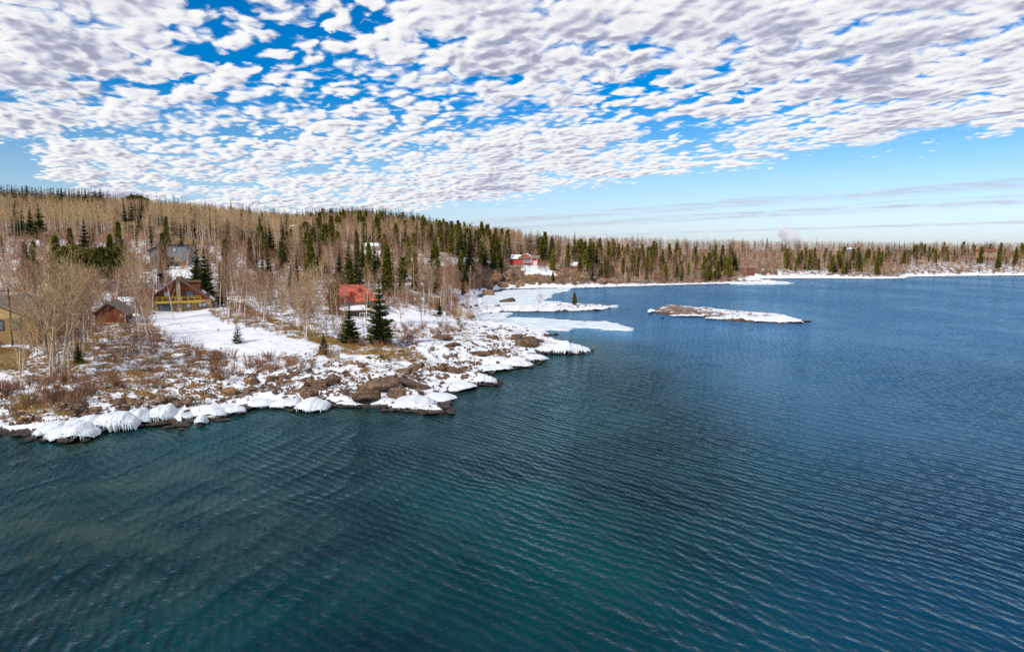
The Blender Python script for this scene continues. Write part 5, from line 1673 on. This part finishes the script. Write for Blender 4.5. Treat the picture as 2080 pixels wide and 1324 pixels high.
random.seed(21)
for a in [('young', 483, 698, 649, 'small open young spruce standing alone on the snowy lawn'),
          ('youngdense', 658, 719, 676, 'small bushy young spruce at the right corner of the lawn'),
          ('spruce', 711, 698, 617, 'medium spruce left of the tall dark spruce, with thin lower branches', 1.6, 2),
          ('spruce', 772, 701, 564, 'tallest dark spruce on the point in front of the red roof', 1.1, 2),
          ('column', 679, 640, 574, 'flat topped columnar cedar left of the red roofed house', 1.0),
          ('cedar', 747, 642, 598, 'narrow olive cedar against the right side of the red roofed house', 0.9),
          ('whitepine', 818, 584, 524, 'dark layered pine above the bare trees of the point', 1.1, 0),
          ('spruce', 690, 585, 508, 'left one of the dense spruces behind the red roof', 1.0, 0),
          ('spruce', 708, 585, 503, 'right one of the dense spruces behind the red roof', 1.0, 2),
          ('spruce', 737, 560, 508, 'wide spruce below the cream white house', 1.25, 2),
          ('spruce', 768, 556, 508, 'spruce standing right in front of the white annex', 1.3, 0),
          ('spruce', 637, 503, 446, 'tall slim spruce on the mid slope beside a wide pine', 1.0, 1),
          ('whitepine', 662, 504, 456, 'wide dark pine right of the tall slim spruce', 1.35, 1),
          ('pine', 622, 500, 452, 'olive pine left of the tall slim spruce', 0.7, 0),
          ('spruce', 418, 606, 503, 'tall dark spruce directly behind the right eave of the chalet', 1.0, 2),
          ('spruce', 402, 590, 515, 'shorter spruce behind the chalet chimney side', 1.0, 0),
          ('spruce', 449, 622, 530, 'slim spruce right of the chalet among white birches', 0.95, 3),
          ('spruce', 523, 578, 503, 'olive spruce at the left of a close trio', 0.9, 1),
          ('spruce', 535, 580, 508, 'spruce in the middle of a close trio', 0.95, 3),
          ('spruce', 546, 578, 512, 'spruce at the right of a close trio', 0.95, 0),
          ('cedar', 571, 545, 492, 'slim olive cedar above the thicket', 0.7),
          ('spruce', 604, 592, 508, 'olive spruce in the thicket left of the red roof', 0.9, 3),
          ('spruce', 592, 590, 540, 'lower spruce leaning on the thicket spruce', 1.2, 0),
          ('cedar', 645, 560, 520, 'small dark conifer over the thicket', 0.9), ('spruce', 661, 560, 520, 'pointed dark conifer right of the small one over the thicket', 0.9, 3),
          ('spruce', 255, 473, 406, 'tall lone spruce rising out of the tan hillside', 1.0, 1),
          ('spruce', 331, 462, 428, 'right one of a pair of hillside spruces', 0.9, 3), ('spruce', 323, 462, 434, 'left one of a pair of hillside spruces', 0.9, 1),
          ('spruce', 584, 474, 433, 'hillside spruce between the two small cottages', 0.9, 1),
          ('pine', 277, 422, 401, 'lone umbrella shaped pine on the skyline', 0.9, 1),
          ('pine', 150, 590, 502, 'wide round olive pine, biggest of the mass behind the aspens', 1.15, 0),
          ('pine', 178, 592, 508, 'round pine in the middle of the olive mass behind the aspens', 1.0, 1),
          ('pine', 216, 590, 506, 'round pine right of the biggest olive pine', 0.8, 2),
          ('pine', 248, 590, 504, 'outermost right pine of the olive mass', 0.75, 0),
          ('spruce', 0, 640, 585, 'spruce cut by the left edge of the view', 1.2, 2),
          ('spruce', 257, 520, 484, 'thin dark spire on the snowy bank', 0.6, 3),
          ('spruce', 393, 505, 462, 'brown spruce on the bank above the grey house', 0.9, 3),
          ('spruce', 160, 740, 690, 'low dark fir hidden at the foot of the aspen grove', 1.2, 0),
          ('spruce', 945, 582, 536, 'small olive spruce on the slope left of the cliff', 1.1, 2),
          ('cedar', 1019, 560, 543, 'squat olive cedar on the cliff face', 1.6), ('cedar', 1123, 575, 553, 'squat cedar on the slope below the red house', 1.5),
          ('spruce', 985, 545, 496, 'dark spruce left of the red house, left of two', 0.95, 0), ('spruce', 1004, 546, 498, 'dark spruce left of the red house, right of two', 1.0, 2),
          ('spruce', 1018, 545, 512, 'short dark spruce touching the red house', 1.1, 0),
          ('spruce', 1167, 522, 470, 'tall slender spruce behind the tiny snowy cabin', 0.9, 1), ('spruce', 1118, 535, 484, 'dark spruce behind the red house roof', 1.0, 0),
          ('cedar', 1441, 569, 538, 'bright olive cone shaped cedar at the water of the bay', 1.6),
          ('spruce', 1492, 552, 508, 'dark spruce left of the low red cabin', 1.2, 2), ('spruce', 1464, 552, 508, 'pointed spruce over the bright cedar', 1.0, 0),
          ('cedar', 1153, 545, 508, 'olive cedar right of the red house', 1.0), ('cedar', 1183, 548, 527, 'yellowish cedar beside the tiny snowy cabin', 1.1),
          ('spruce', 1197, 545, 489, 'conifer left of two above the bay brush', 1.0, 0), ('spruce', 1212, 548, 490, 'conifer right of two above the bay brush', 1.0, 3),
          ('cedar', 1234, 564, 528, 'slim olive cedar in the bay brush', 0.9), ('spruce', 941, 600, 560, 'dark fir inside the shore birches', 1.1, 0), ('spruce', 893, 640, 605, 'small dark fir behind the white pole', 1.0, 0)]:
    sp_, px, py, top, lab = a[:5]
    tree_px(sp_, px, py, top, lab, a[5] if len(a) > 5 else 1.0, a[6] if len(a) > 6 else None)
p = at_z(1167, 618, 1.5)
place_tree('cedar', tuple(p), 3.8, 'lone small cedar on the low spit in the bay', None, None, 1.5, 0)
# bare trees that can be told apart
for a in [('birch', 353, 650, 520, 'bare tree standing right in front of the chalet balcony', 0.85, 0), ('aspen', 303, 664, 540, 'bare grey trunk at the left edge of the lawn', 0.8, 1), ('birch', 308, 648, 530, 'thin bare tree left of the chalet wall', 0.7, 1),
          ('birch', 284, 692, 515, 'black banded white birch at the edge of the brown slope', 0.8, 2), ('aspen', 270, 652, 520, 'dark leaning tree beside the blue grill', 0.7, 2), ('birch', 277, 655, 528, 'pale birch left of the chalet wing', 0.7, 3),
          ('birch', 744, 660, 545, 'forked pale birch rising in front of the red roof', 1.1, 4), ('birch', 700, 690, 575, 'thin dead birch crossing the red roof corner', 0.6, 1), ('birch', 770, 600, 545, 'pale forked birch left of the layered pine', 1.0, 0),
          ('birch', 894, 640, 545, 'white many armed birch right of the white pole', 1.3, 3), ('apple', 815, 660, 590, 'wide bare apple tree on the snow of the point', 1.0, 0), ('apple', 856, 655, 575, 'wide bare apple tree behind the white pole', 1.0, 1),
          ('birch', 480, 655, 565, 'white birch rising straight right of the chalet', 1.0, 2), ('birch', 465, 650, 570, 'leaning white birch of the clump right of the chalet', 1.2, 1), ('birch', 497, 650, 560, 'white birch at the right of the clump beside the chalet', 1.0, 4),
          ('brown', 740, 695, 620, 'thin bare trunk between the two spruces of the point', 0.6, 0), ('apple', 1096, 622, 600, 'bare little bush tree on the low spit', 1.0, 0)]:
    tree_px(a[0], a[1], a[2], a[3], a[4], a[5], a[6])

# ------------------------------------------------------------------ woods
FOOT = [(365, 633, 9.5), (342, 537, 8), (224, 659, 4.5), (-18, 702, 9), (726, 641, 6.5), (757, 521, 7), (929, 511, 4), (1062, 541, 9.5), (1521, 552, 5)]
foot = [(o.location.x, o.location.y) for o in bpy.data.objects if o.type == 'EMPTY' and o.get('category') in ('house', 'shed', 'cabin', 'cottage', 'lodge', 'hut')]
foot_r = [11.0 if o.get('category') == 'house' else 6.5 for o in bpy.data.objects if o.type == 'EMPTY' and o.get('category') in ('house', 'shed', 'cabin', 'cottage', 'lodge', 'hut')]
CLEAR = [np.array(q, float) for q in (
    LAWN, [(-100, 702), (40, 700), (62, 716), (50, 738), (-100, 750)], [(-100, 487), (330, 489), (330, 509), (-100, 511)], [(325, 640), (470, 640), (640, 700), (600, 790), (400, 800), (300, 740)],
    [(780, 640), (830, 628), (900, 660), (1200, 650), (1200, 740), (900, 850), (600, 850), (640, 720), (860, 700), (790, 668)], [(770, 444), (830, 447), (828, 462), (765, 460)], [(1005, 538), (1110, 536), (1130, 582), (960, 600), (955, 538)],
    [(180, 645), (262, 640), (300, 670), (300, 800), (200, 790)])]

pool_b, pool_c = [], []


def sector(pool, label, group, px0, px1, d0, d1, n, h0, h1, mix, clear=True, sd0=3.5, clump=0.0, seed=0):
    """n trees over the ground between two bearings and two distances"""
    g = np.random.default_rng(1000 + seed)
    got, tries = 0, 0
    names, ws = list(mix.keys()), np.array(list(mix.values()), float)
    ws /= ws.sum()
    while got < n and tries < 40:
        tries += 1
        m = max(200, (n - got) * 2)
        d = np.sqrt(g.uniform(d0 ** 2, d1 ** 2, m)); a = (g.uniform(px0, px1, m) - CX) / FPX
        x, y = a * d, d
        s = sdist(x, y); z = H(x, y)
        ok = s > sd0
        if clump: ok &= fbm(x * 0.09, y * 0.09, 200 + seed, 3) > clump
        if clear:
            qx, qy = to_px(x, y, z)
            for c in CLEAR: ok &= poly_sd(qx, qy, c) < 0
            for (fx, fy), r in zip(foot, foot_r): ok &= np.hypot(x - fx, y - fy - 4) > r
        for i in np.nonzero(ok)[0]:
            if got >= n: break
            sp_ = names[int(g.choice(len(names), p=ws))]
            h = g.uniform(h0, h1)
            pool.append((h / math.hypot(y[i], 1) * FPX, sp_, (x[i], y[i], z[i]), h, label, group, g.uniform(0.85, 1.2)))
            got += 1


AB = {'aspen': 0.7, 'birch': 0.2, 'brown': 0.1}
sector(pool_b, 'tall tan aspen of the grove on the left shore', 'aspens of the left shore grove', 86, 134, 86, 104, 17, 9, 16, {'aspen': .75, 'brown': .25}, True, 4, 0, 1)
sector(pool_b, 'tall tan aspen of the grove on the left shore', 'aspens of the left shore grove', 135, 190, 92, 116, 14, 9, 16, {'aspen': .7, 'brown': .3}, True, 4, 0, 41)
sector(pool_b, 'tall tan aspen of the grove on the left shore', 'aspens of the left shore grove', 10, 88, 88, 112, 10, 7, 12, {'aspen': .85, 'birch': .15}, True, 4, 0, 42)
sector(pool_b, 'slender bare tree around the dark red shed', 'bare trees around the shed', 165, 305, 114, 152, 36, 8, 15, {'aspen': .5, 'birch': .3, 'brown': .2}, True, 4, 0, 2)
sector(pool_b, 'bare tree beside the tan house at the left edge', 'bare trees by the tan house', -60, 130, 128, 155, 14, 8, 13, AB, True, 4, 0, 3)
sector(pool_b, 'white stemmed birch in the clump right of the chalet', 'birches right of the chalet', 438, 520, 148, 170, 20, 8, 13, {'birch': .7, 'brown': .3}, True, 4, 0, 4)
sector(pool_b, 'grey bare tree in the thicket between chalet and red roof', 'trees of the middle thicket', 510, 700, 116, 170, 95, 5.5, 10, {'birch': .35, 'brown': .35, 'aspen': .3}, True, 4, 0, 5)
sector(pool_b, 'bare tree behind the spruces of the point', 'bare trees behind the point', 790, 965, 150, 260, 62, 6, 12, {'birch': .3, 'brown': .5, 'aspen': .2}, True, 5, 0, 6)
sector(pool_b, 'bare tree on the slope behind the chalet', 'bare trees on the slope behind the chalet', -60, 420, 158, 262, 115, 7, 12, {'birch': .35, 'brown': .45, 'aspen': .2}, True, 4, 0.40, 7)
sector(pool_b, 'bare tree on the middle slope behind the red roof', 'bare trees on the middle slope', 400, 950, 172, 330, 270, 7, 11.5, {'birch': .3, 'brown': .5, 'aspen': .2}, True, 5, 0.38, 8)
sector(pool_b, 'bare tree of the tan hill forest', 'hill forest', -80, 640, 278, 640, 4400, 10, 15, {'aspen': .90, 'birch': .05, 'brown': .05}, True, 5, 0.30, 9)
sector(pool_b, 'bare tree of the far middle forest', 'hill forest', 560, 1060, 330, 960, 4300, 9, 14, {'aspen': .62, 'birch': .13, 'brown': .25}, True, 5, 0.30, 10)
sector(pool_b, 'bare tree of the bay forest', 'hill forest', 960, 1520, 330, 760, 2500, 5, 10.5, {'aspen': .3, 'birch': .3, 'brown': .4}, True, 5, 0.30, 11)
sector(pool_b, 'bare tree of the far shore forest', 'hill forest', 1480, 2160, 425, 800, 2300, 5, 10.5, {'aspen': .35, 'birch': .3, 'brown': .35}, True, 7, 0.34, 12)
sector(pool_b, 'small bare tree along the bay shore', 'bare trees along the bay shore', 1130, 1480, 350, 440, 170, 5, 9, {'birch': .4, 'brown': .6}, True, 5, 0.3, 13)
CS = {'spruce': .7, 'cedar': .3}
sector(pool_c, 'conifer scattered on the slope behind the chalet', 'conifers behind the chalet', -40, 420, 165, 262, 24, 7, 14, CS, True, 4, 0, 21)
sector(pool_c, 'conifer scattered on the middle slope', 'conifers of the middle slope', 420, 960, 175, 330, 60, 9, 15, CS, True, 5, 0.35, 22)
sector(pool_c, 'dark conifer scattered through the hill forest', 'conifers of the hill forest', -60, 640, 275, 560, 135, 10, 18, {'spruce': 1}, True, 5, 0, 23)
sector(pool_c, 'dark conifer on the skyline ridge at the left', 'conifers of the left skyline', -80, 235, 520, 600, 380, 15, 21, {'spruce': 1}, False, 5, 0, 24)
sector(pool_c, 'dark conifer on the skyline ridge at the left', 'conifers of the left skyline', 200, 640, 560, 640, 170, 14, 20, {'spruce': 1}, False, 5, 0, 25)
sector(pool_c, 'dark conifer on the far middle ridge', 'conifers of the far ridge', 625, 905, 830, 960, 450, 15, 22, {'spruce': 1}, False, 5, 0, 26)
sector(pool_c, 'conifer of the far middle forest', 'conifers of the far forest', 620, 1000, 340, 800, 230, 11, 18, CS, True, 5, 0.3, 27)
sector(pool_c, 'conifer among the trees around the red house', 'conifers around the red house', 860, 1110, 310, 470, 120, 10, 17, CS, True, 5, 0.35, 28)
sector(pool_c, 'conifer of the dark belt along the bay', 'conifers of the bay belt', 1120, 1500, 360, 520, 220, 4.5, 13, {'spruce': .55, 'cedar': .45}, True, 6, 0.36, 29)
sector(pool_c, 'conifer of the dark belt on the far shore', 'conifers of the far shore belt', 1590, 1790, 435, 560, 110, 4.5, 12.5, {'spruce': .55, 'cedar': .45}, True, 6, 0.30, 30)
sector(pool_c, 'conifer on the open far right shore', 'conifers of the far right shore', 1790, 2150, 500, 660, 150, 6, 12.5, {'spruce': .75, 'cedar': .25}, True, 8, 0.36, 31)
sector(pool_c, 'dark conifer on the far right skyline', 'conifers of the right skyline', 980, 2160, 570, 760, 240, 8, 14.5, {'spruce': 1}, False, 8, 0.3, 32)


def commit(pool, special, cap, stuff_name, stuff_label, farkeys):
    pool.sort(key=lambda q: -q[0])
    k_ = cap - special
    ind, rest = pool[:k_], pool[k_:]
    for szpx, sp_, loc, h, lab, grp, wd_ in ind:
        place_tree(sp_, tuple(map(float, loc)), float(h), lab, grp, None, wd_)
    meshes, start = [], {}
    for k2 in farkeys:
        start[k2] = (len(meshes), len(FAR[k2])); meshes += FAR[k2]
    pts, rot, scl, var = [], [], [], []
    for szpx, sp_, loc, h, lab, grp, wd_ in rest:
        pts.append(loc); rot.append((random.uniform(-.03, .03), random.uniform(-.03, .03), random.uniform(0, 6.28)))
        s = h / HT; scl.append((s * wd_, s * wd_, s)); a, n = start[sp_]; var.append(a + random.randrange(n))
    scatter(stuff_name, stuff_label, pts, rot, scl, var, meshes)
    return len(ind)


for px, w_, d, top in ((365, 66, 156, 560), (725, 26, 150, 578), (757, 36, 294, 500), (1064, 38, 368, 515), (929, 14, 370, 490), (1166, 12, 382, 530), (1521, 18, 428, 540)):
    KEEP_VIEW.append((px, w_, d, top))
gk = np.random.default_rng(3)


def clear_view(q):
    # a tree in front of something the photograph shows plainly is kept low enough, or left out
    szpx, sp_, loc, h, lab, grp, wd_ = q
    x, y, z = loc
    bx, by = to_px(x, y, z)
    for px, w_, d, top in KEEP_VIEW:
        if y < d - 1 and abs(bx - px) < w_ + 3:
            p_ = at_d(px, top, d)
            full = w_ / 0.20 if w_ > 16 and top < 700 else w_ * 4
            lim = top + (46 if d > 110 else 200)
            if by - szpx < lim < by + 5 and gk.random() < 0.85:
                nh = h * (by - lim) / szpx
                if nh < 3.5: return None
                h, szpx = nh, by - lim
    return (szpx, sp_, loc, h, lab, grp, wd_)


pool_b = [q for q in map(clear_view, pool_b) if q]
nb_ = sum(v_ for k2, v_ in tree_count.items() if k2 in ('aspen_tree', 'birch_tree', 'bare_tree'))
nc_ = sum(v_ for k2, v_ in tree_count.items() if k2 in ('spruce_tree', 'cedar_tree', 'pine_tree'))
commit(pool_b, nb_, 295, 'bare_woods', 'leafless tan and brown forest covering the hills', ['aspen', 'birch', 'brown'])
commit(pool_c, nc_, 195, 'conifer_woods', 'dark conifers on the skyline and along the far shores', ['spruce', 'cedar'])

# ------------------------------------------------------------------ brush and grass
SHR = [shrub(1.0, 700 + i) for i in range(4)]
SHR_M = [b_.mesh('shrub', T_red) for b_ in SHR[:2]] + [b_.mesh('shrub', T_brown) for b_ in SHR[2:]]
random.seed(31)
for grp, lab, poly, n, lo, hi in [
        ('brush hedge between lawn and rocks', 'leafless red brown bush between the lawn and the shore rocks', [(380, 716), (470, 724), (640, 722), (640, 752), (560, 770), (470, 780), (380, 760)], 44, 0.9, 1.9),
        ('brush on the brown slope', 'low rusty bush on the snow patched slope below the shed', [(120, 700), (300, 690), (340, 720), (360, 780), (200, 810), (90, 790)], 60, 0.7, 1.5),
        ('brush under the aspen grove', 'dense brown bush under the left shore aspens', [(0, 790), (150, 770), (230, 790), (150, 830), (0, 840)], 40, 0.9, 2.2),
        ('brush on the back of the point', 'grey brown bush along the back of the point', [(780, 665), (930, 660), (960, 672), (900, 690), (800, 690)], 40, 0.8, 1.6),
        ('brush at the foot of the spruces', 'tangled brown bush at the foot of the point spruces', [(690, 690), (840, 690), (850, 708), (700, 708)], 26, 0.8, 1.8)]:
    poly = np.array(poly, float); c = 0
    x0, y0 = poly.min(0); x1, y1 = poly.max(0)
    while c < n:
        px, py = random.uniform(x0, x1), random.uniform(y0, y1)
        if poly_sd(np.array([px]), np.array([py]), poly)[0] < 0: continue
        p = G(px, py); h = random.uniform(lo, hi)
        o = link('shrub', random.choice(SHR_M))
        o.location = p; o.rotation_euler = (0, 0, random.uniform(0, 6.28)); o.scale = (h * 1.1, h * 1.1, h)
        tag(o, lab, 'bush', grp); c += 1


def veg(name, label, secs, meshes, clear=True, seed=0):
    g = np.random.default_rng(seed)
    pts, rot, scl, var = [], [], [], []
    for (px0, px1, d0, d1, n, h0, h1, sd0, cl) in secs:
        m = n * 3
        d = np.sqrt(g.uniform(d0 ** 2, d1 ** 2, m)); a = (g.uniform(px0, px1, m) - CX) / FPX
        x, y = a * d, d
        z = H(x, y); ok = sdist(x, y) > sd0
        ok &= fbm(x * .16, y * .16, 300 + seed, 3) > cl
        qx, qy = to_px(x, y, z)
        if clear:
            for c in CLEAR[:1] + [np.array([(780, 640), (820, 628), (880, 645), (905, 660), (840, 664), (800, 668)], float)]: ok &= poly_sd(qx, qy, c) < 0
            for (fx, fy), r in zip(foot, foot_r): ok &= np.hypot(x - fx, y - fy - 4) > r * 0.8
        for i in np.nonzero(ok)[0][:n]:
            h = g.uniform(h0, h1); w = h * g.uniform(.8, 1.3)
            pts.append((x[i], y[i], z[i])); rot.append((0, 0, g.uniform(0, 6.28))); scl.append((w, w, h)); var.append(g.integers(len(meshes)))
    return scatter(name, label, pts, rot, scl, var, meshes)


BIG = [shrub(1.0, 720 + i, 18, 0.45, 0.006).mesh('brush', [T_red, T_brown, T_brown, T_tan][i]) for i in range(4)]
veg('undergrowth', 'red brown undergrowth and saplings beneath the woods', [(-80, 700, 100, 165, 420, 0.8, 2.4, 5, 0.44), (-80, 960, 160, 300, 1900, 1.5, 4.0, 4, 0.40), (-80, 1000, 300, 700, 2600, 2.5, 5.0, 4, 0.35), (940, 1520, 330, 600, 1500, 2, 4.5, 5, 0.34), (1480, 2160, 430, 700, 1200, 2, 4.5, 7, 0.40)], BIG, True, 5)
TUF = [tuft(1.0, 800 + i).mesh('tuft', M_grass) for i in range(3)]
veg('dry_grass', 'dry golden grass along the lawn edge and shore', [(-60, 460, 80, 125, 900, 0.35, 0.8, 4, 0.47), (430, 960, 95, 180, 700, 0.3, 0.7, 6, 0.5)], TUF, True, 6)
g = np.random.default_rng(9)
pts, rot, scl, var = [], [], [], []
for poly, n in (([(430, 638), (500, 652), (570, 674), (650, 696), (700, 700), (700, 692), (600, 670), (500, 643), (432, 630)], 700), ([(690, 698), (760, 694), (860, 700), (850, 710), (770, 711), (700, 708)], 420), ([(20, 800), (140, 796), (150, 828), (20, 830)], 260)):
    poly = np.array(poly, float); c = 0
    x0, y0 = poly.min(0); x1, y1 = poly.max(0)
    while c < n:
        px, py = g.uniform(x0, x1), g.uniform(y0, y1)
        if poly_sd(np.array([px]), np.array([py]), poly)[0] < 0: continue
        p = at_z(px, py, 4.2 if py < 720 else 2.2); h = g.uniform(0.35, 0.85)
        pts.append((p[0], p[1], gz(p[0], p[1]))); rot.append((0, 0, g.uniform(0, 6.28))); scl.append((h * 1.2, h * 1.2, h)); var.append(g.integers(3)); c += 1
scatter('golden_grass', 'strip of tall golden grass bordering the lawn and the spruces', pts, rot, scl, var, TUF)

# ------------------------------------------------------------------ say which one: size, neighbour, order
LMK = [('tan house', 20, 120), ('dark red shed', 224, 135), ('chalet', 365, 156), ('lone lawn spruce', 483, 108), ('lawn corner spruce', 658, 104), ('red roofed house', 725, 156), ('tall point spruce', 772, 110),
       ('white pole', 861, 143), ('broad ochre outcrop', 768, 92), ('dark whaleback slab', 842, 90), ('orange square block', 360, 80), ('ice tongue', 1150, 129), ('striated tan outcrop', 1072, 136), ('red house', 1066, 352), ('bay cliff', 1000, 335),
       ('tiny snowy cabin', 1166, 384), ('bright cedar', 1441, 400), ('low red cabin', 1521, 432), ('slate grey house', 342, 214), ('white house', 757, 296), ('pale yellow house', 929, 372), ('ice sheet', 1040, 280),
       ('hillside spruce', 255, 400), ('big olive pine', 150, 200), ('layered pine', 818, 215), ('brown lodge', 2003, 560), ('orange hut', 1872, 530), ('grey far cabin', 1729, 600), ('lowest ice dome', 130, 70), ('fluted ice dome', 222, 72), ('capped ice ledge', 628, 82)]
ORD = ['first', 'second', 'third', 'fourth', 'fifth', 'sixth', 'seventh', 'eighth', 'ninth', 'tenth', 'eleventh', 'twelfth', 'thirteenth', 'fourteenth', 'fifteenth', 'sixteenth', 'seventeenth', 'eighteenth', 'nineteenth', 'twentieth', 'twenty-first', 'twenty-second', 'twenty-third', 'twenty-fourth']
NOUN = {'aspen_tree': 'tan aspen', 'birch_tree': 'pale birch', 'bare_tree': 'brown bare tree', 'spruce_tree': 'spruce', 'cedar_tree': 'olive cedar', 'pine_tree': 'pine', 'shrub': 'leafless bush', 'boulder': 'boulder', 'shore_slab': 'wet slab'}
alike = [o for o in bpy.data.objects if o.parent is None and o.get('group') and o.get('category') and o.name.split('.')[0] in NOUN]
byn = {}
for o in alike: byn.setdefault(o.name.split('.')[0], []).append(o)
new = {}
for st, obs in byn.items():
    sz = sorted(max(o.scale) for o in obs)
    lo_, hi_ = sz[len(sz) // 3], sz[2 * len(sz) // 3]
    tree = st.endswith('tree')
    for o in obs:
        x, y, z = o.location
        px = float(to_px(x, y, z)[0]); s_ = max(o.scale)
        nm_, lx, ld = min(LMK, key=lambda q: abs(q[1] - px) + 250 * abs(math.log(q[2] / y)))
        rel = ('in front of' if y < ld else 'behind') if abs(px - lx) < 32 else ('left of' if px < lx else 'right of')
        size = ('tall' if tree else 'big') if s_ >= hi_ else (('short' if tree else 'small') if s_ <= lo_ else 'middling')
        new.setdefault(f'{size} {NOUN[st]} {rel} the {nm_}', []).append((px, o))
for lab, ls in new.items():
    ls.sort(key=lambda q: q[0])
    if len(ls) == 1: ls[0][1]['label'] = lab
    elif len(ls) <= 24:
        for i, (px, o) in enumerate(ls): o['label'] = f'{lab}, {ORD[i]} from left'
    else:
        for px, o in ls: o['label'] = lab; o['group'] = lab.split(' ', 1)[1].replace(' the ', ' the ', 1) + ', ' + lab.split()[0]

# ------------------------------------------------------------------ distant smoke
m = bpy.data.materials.new('smoke'); m.use_nodes = True
t = NT(m.node_tree)
t.n.remove(t.n['Principled BSDF'])
pv = t.new('ShaderNodeVolumePrincipled')
tcn = t.new('ShaderNodeTexCoord')
gp = t.new('ShaderNodeNewGeometry').outputs['Position']
n = t.noise(gp, 0.034, 6, 0.62)
pv.inputs['Color'].default_value = (0.95, 0.95, 0.97, 1)
t.put(pv.inputs['Density'], t.m('MULTIPLY', t.ss(n, 0.42, 0.58), 0.11))
t.l.new(pv.outputs[0], t.n['Material Output'].inputs['Volume'])
bm = bmesh.new()
for px, py, r in ((1618, 496, 20), (1613, 489, 24), (1606, 481, 25), (1597, 474, 24), (1604, 468, 20), (1592, 470, 17), (1599, 463, 11), (1617, 470, 10)):
    p = at_d(px, py, 1700)
    mt = Matrix.Translation(Vector(p)) @ Matrix.Diagonal((r * 0.75, r * 0.75, r * 0.55, 1))
    bmesh.ops.create_icosphere(bm, subdivisions=3, radius=1.18, matrix=mt)
me = bpy.data.meshes.new('smoke'); bm.to_mesh(me); bm.free(); me.materials.append(m)
so = link('smoke', me)
rm = so.modifiers.new('fuse', 'REMESH'); rm.mode = 'VOXEL'; rm.voxel_size = 4.0
tag(so, 'grey smoke plume rising beyond the far forest', None, None, 'stuff')
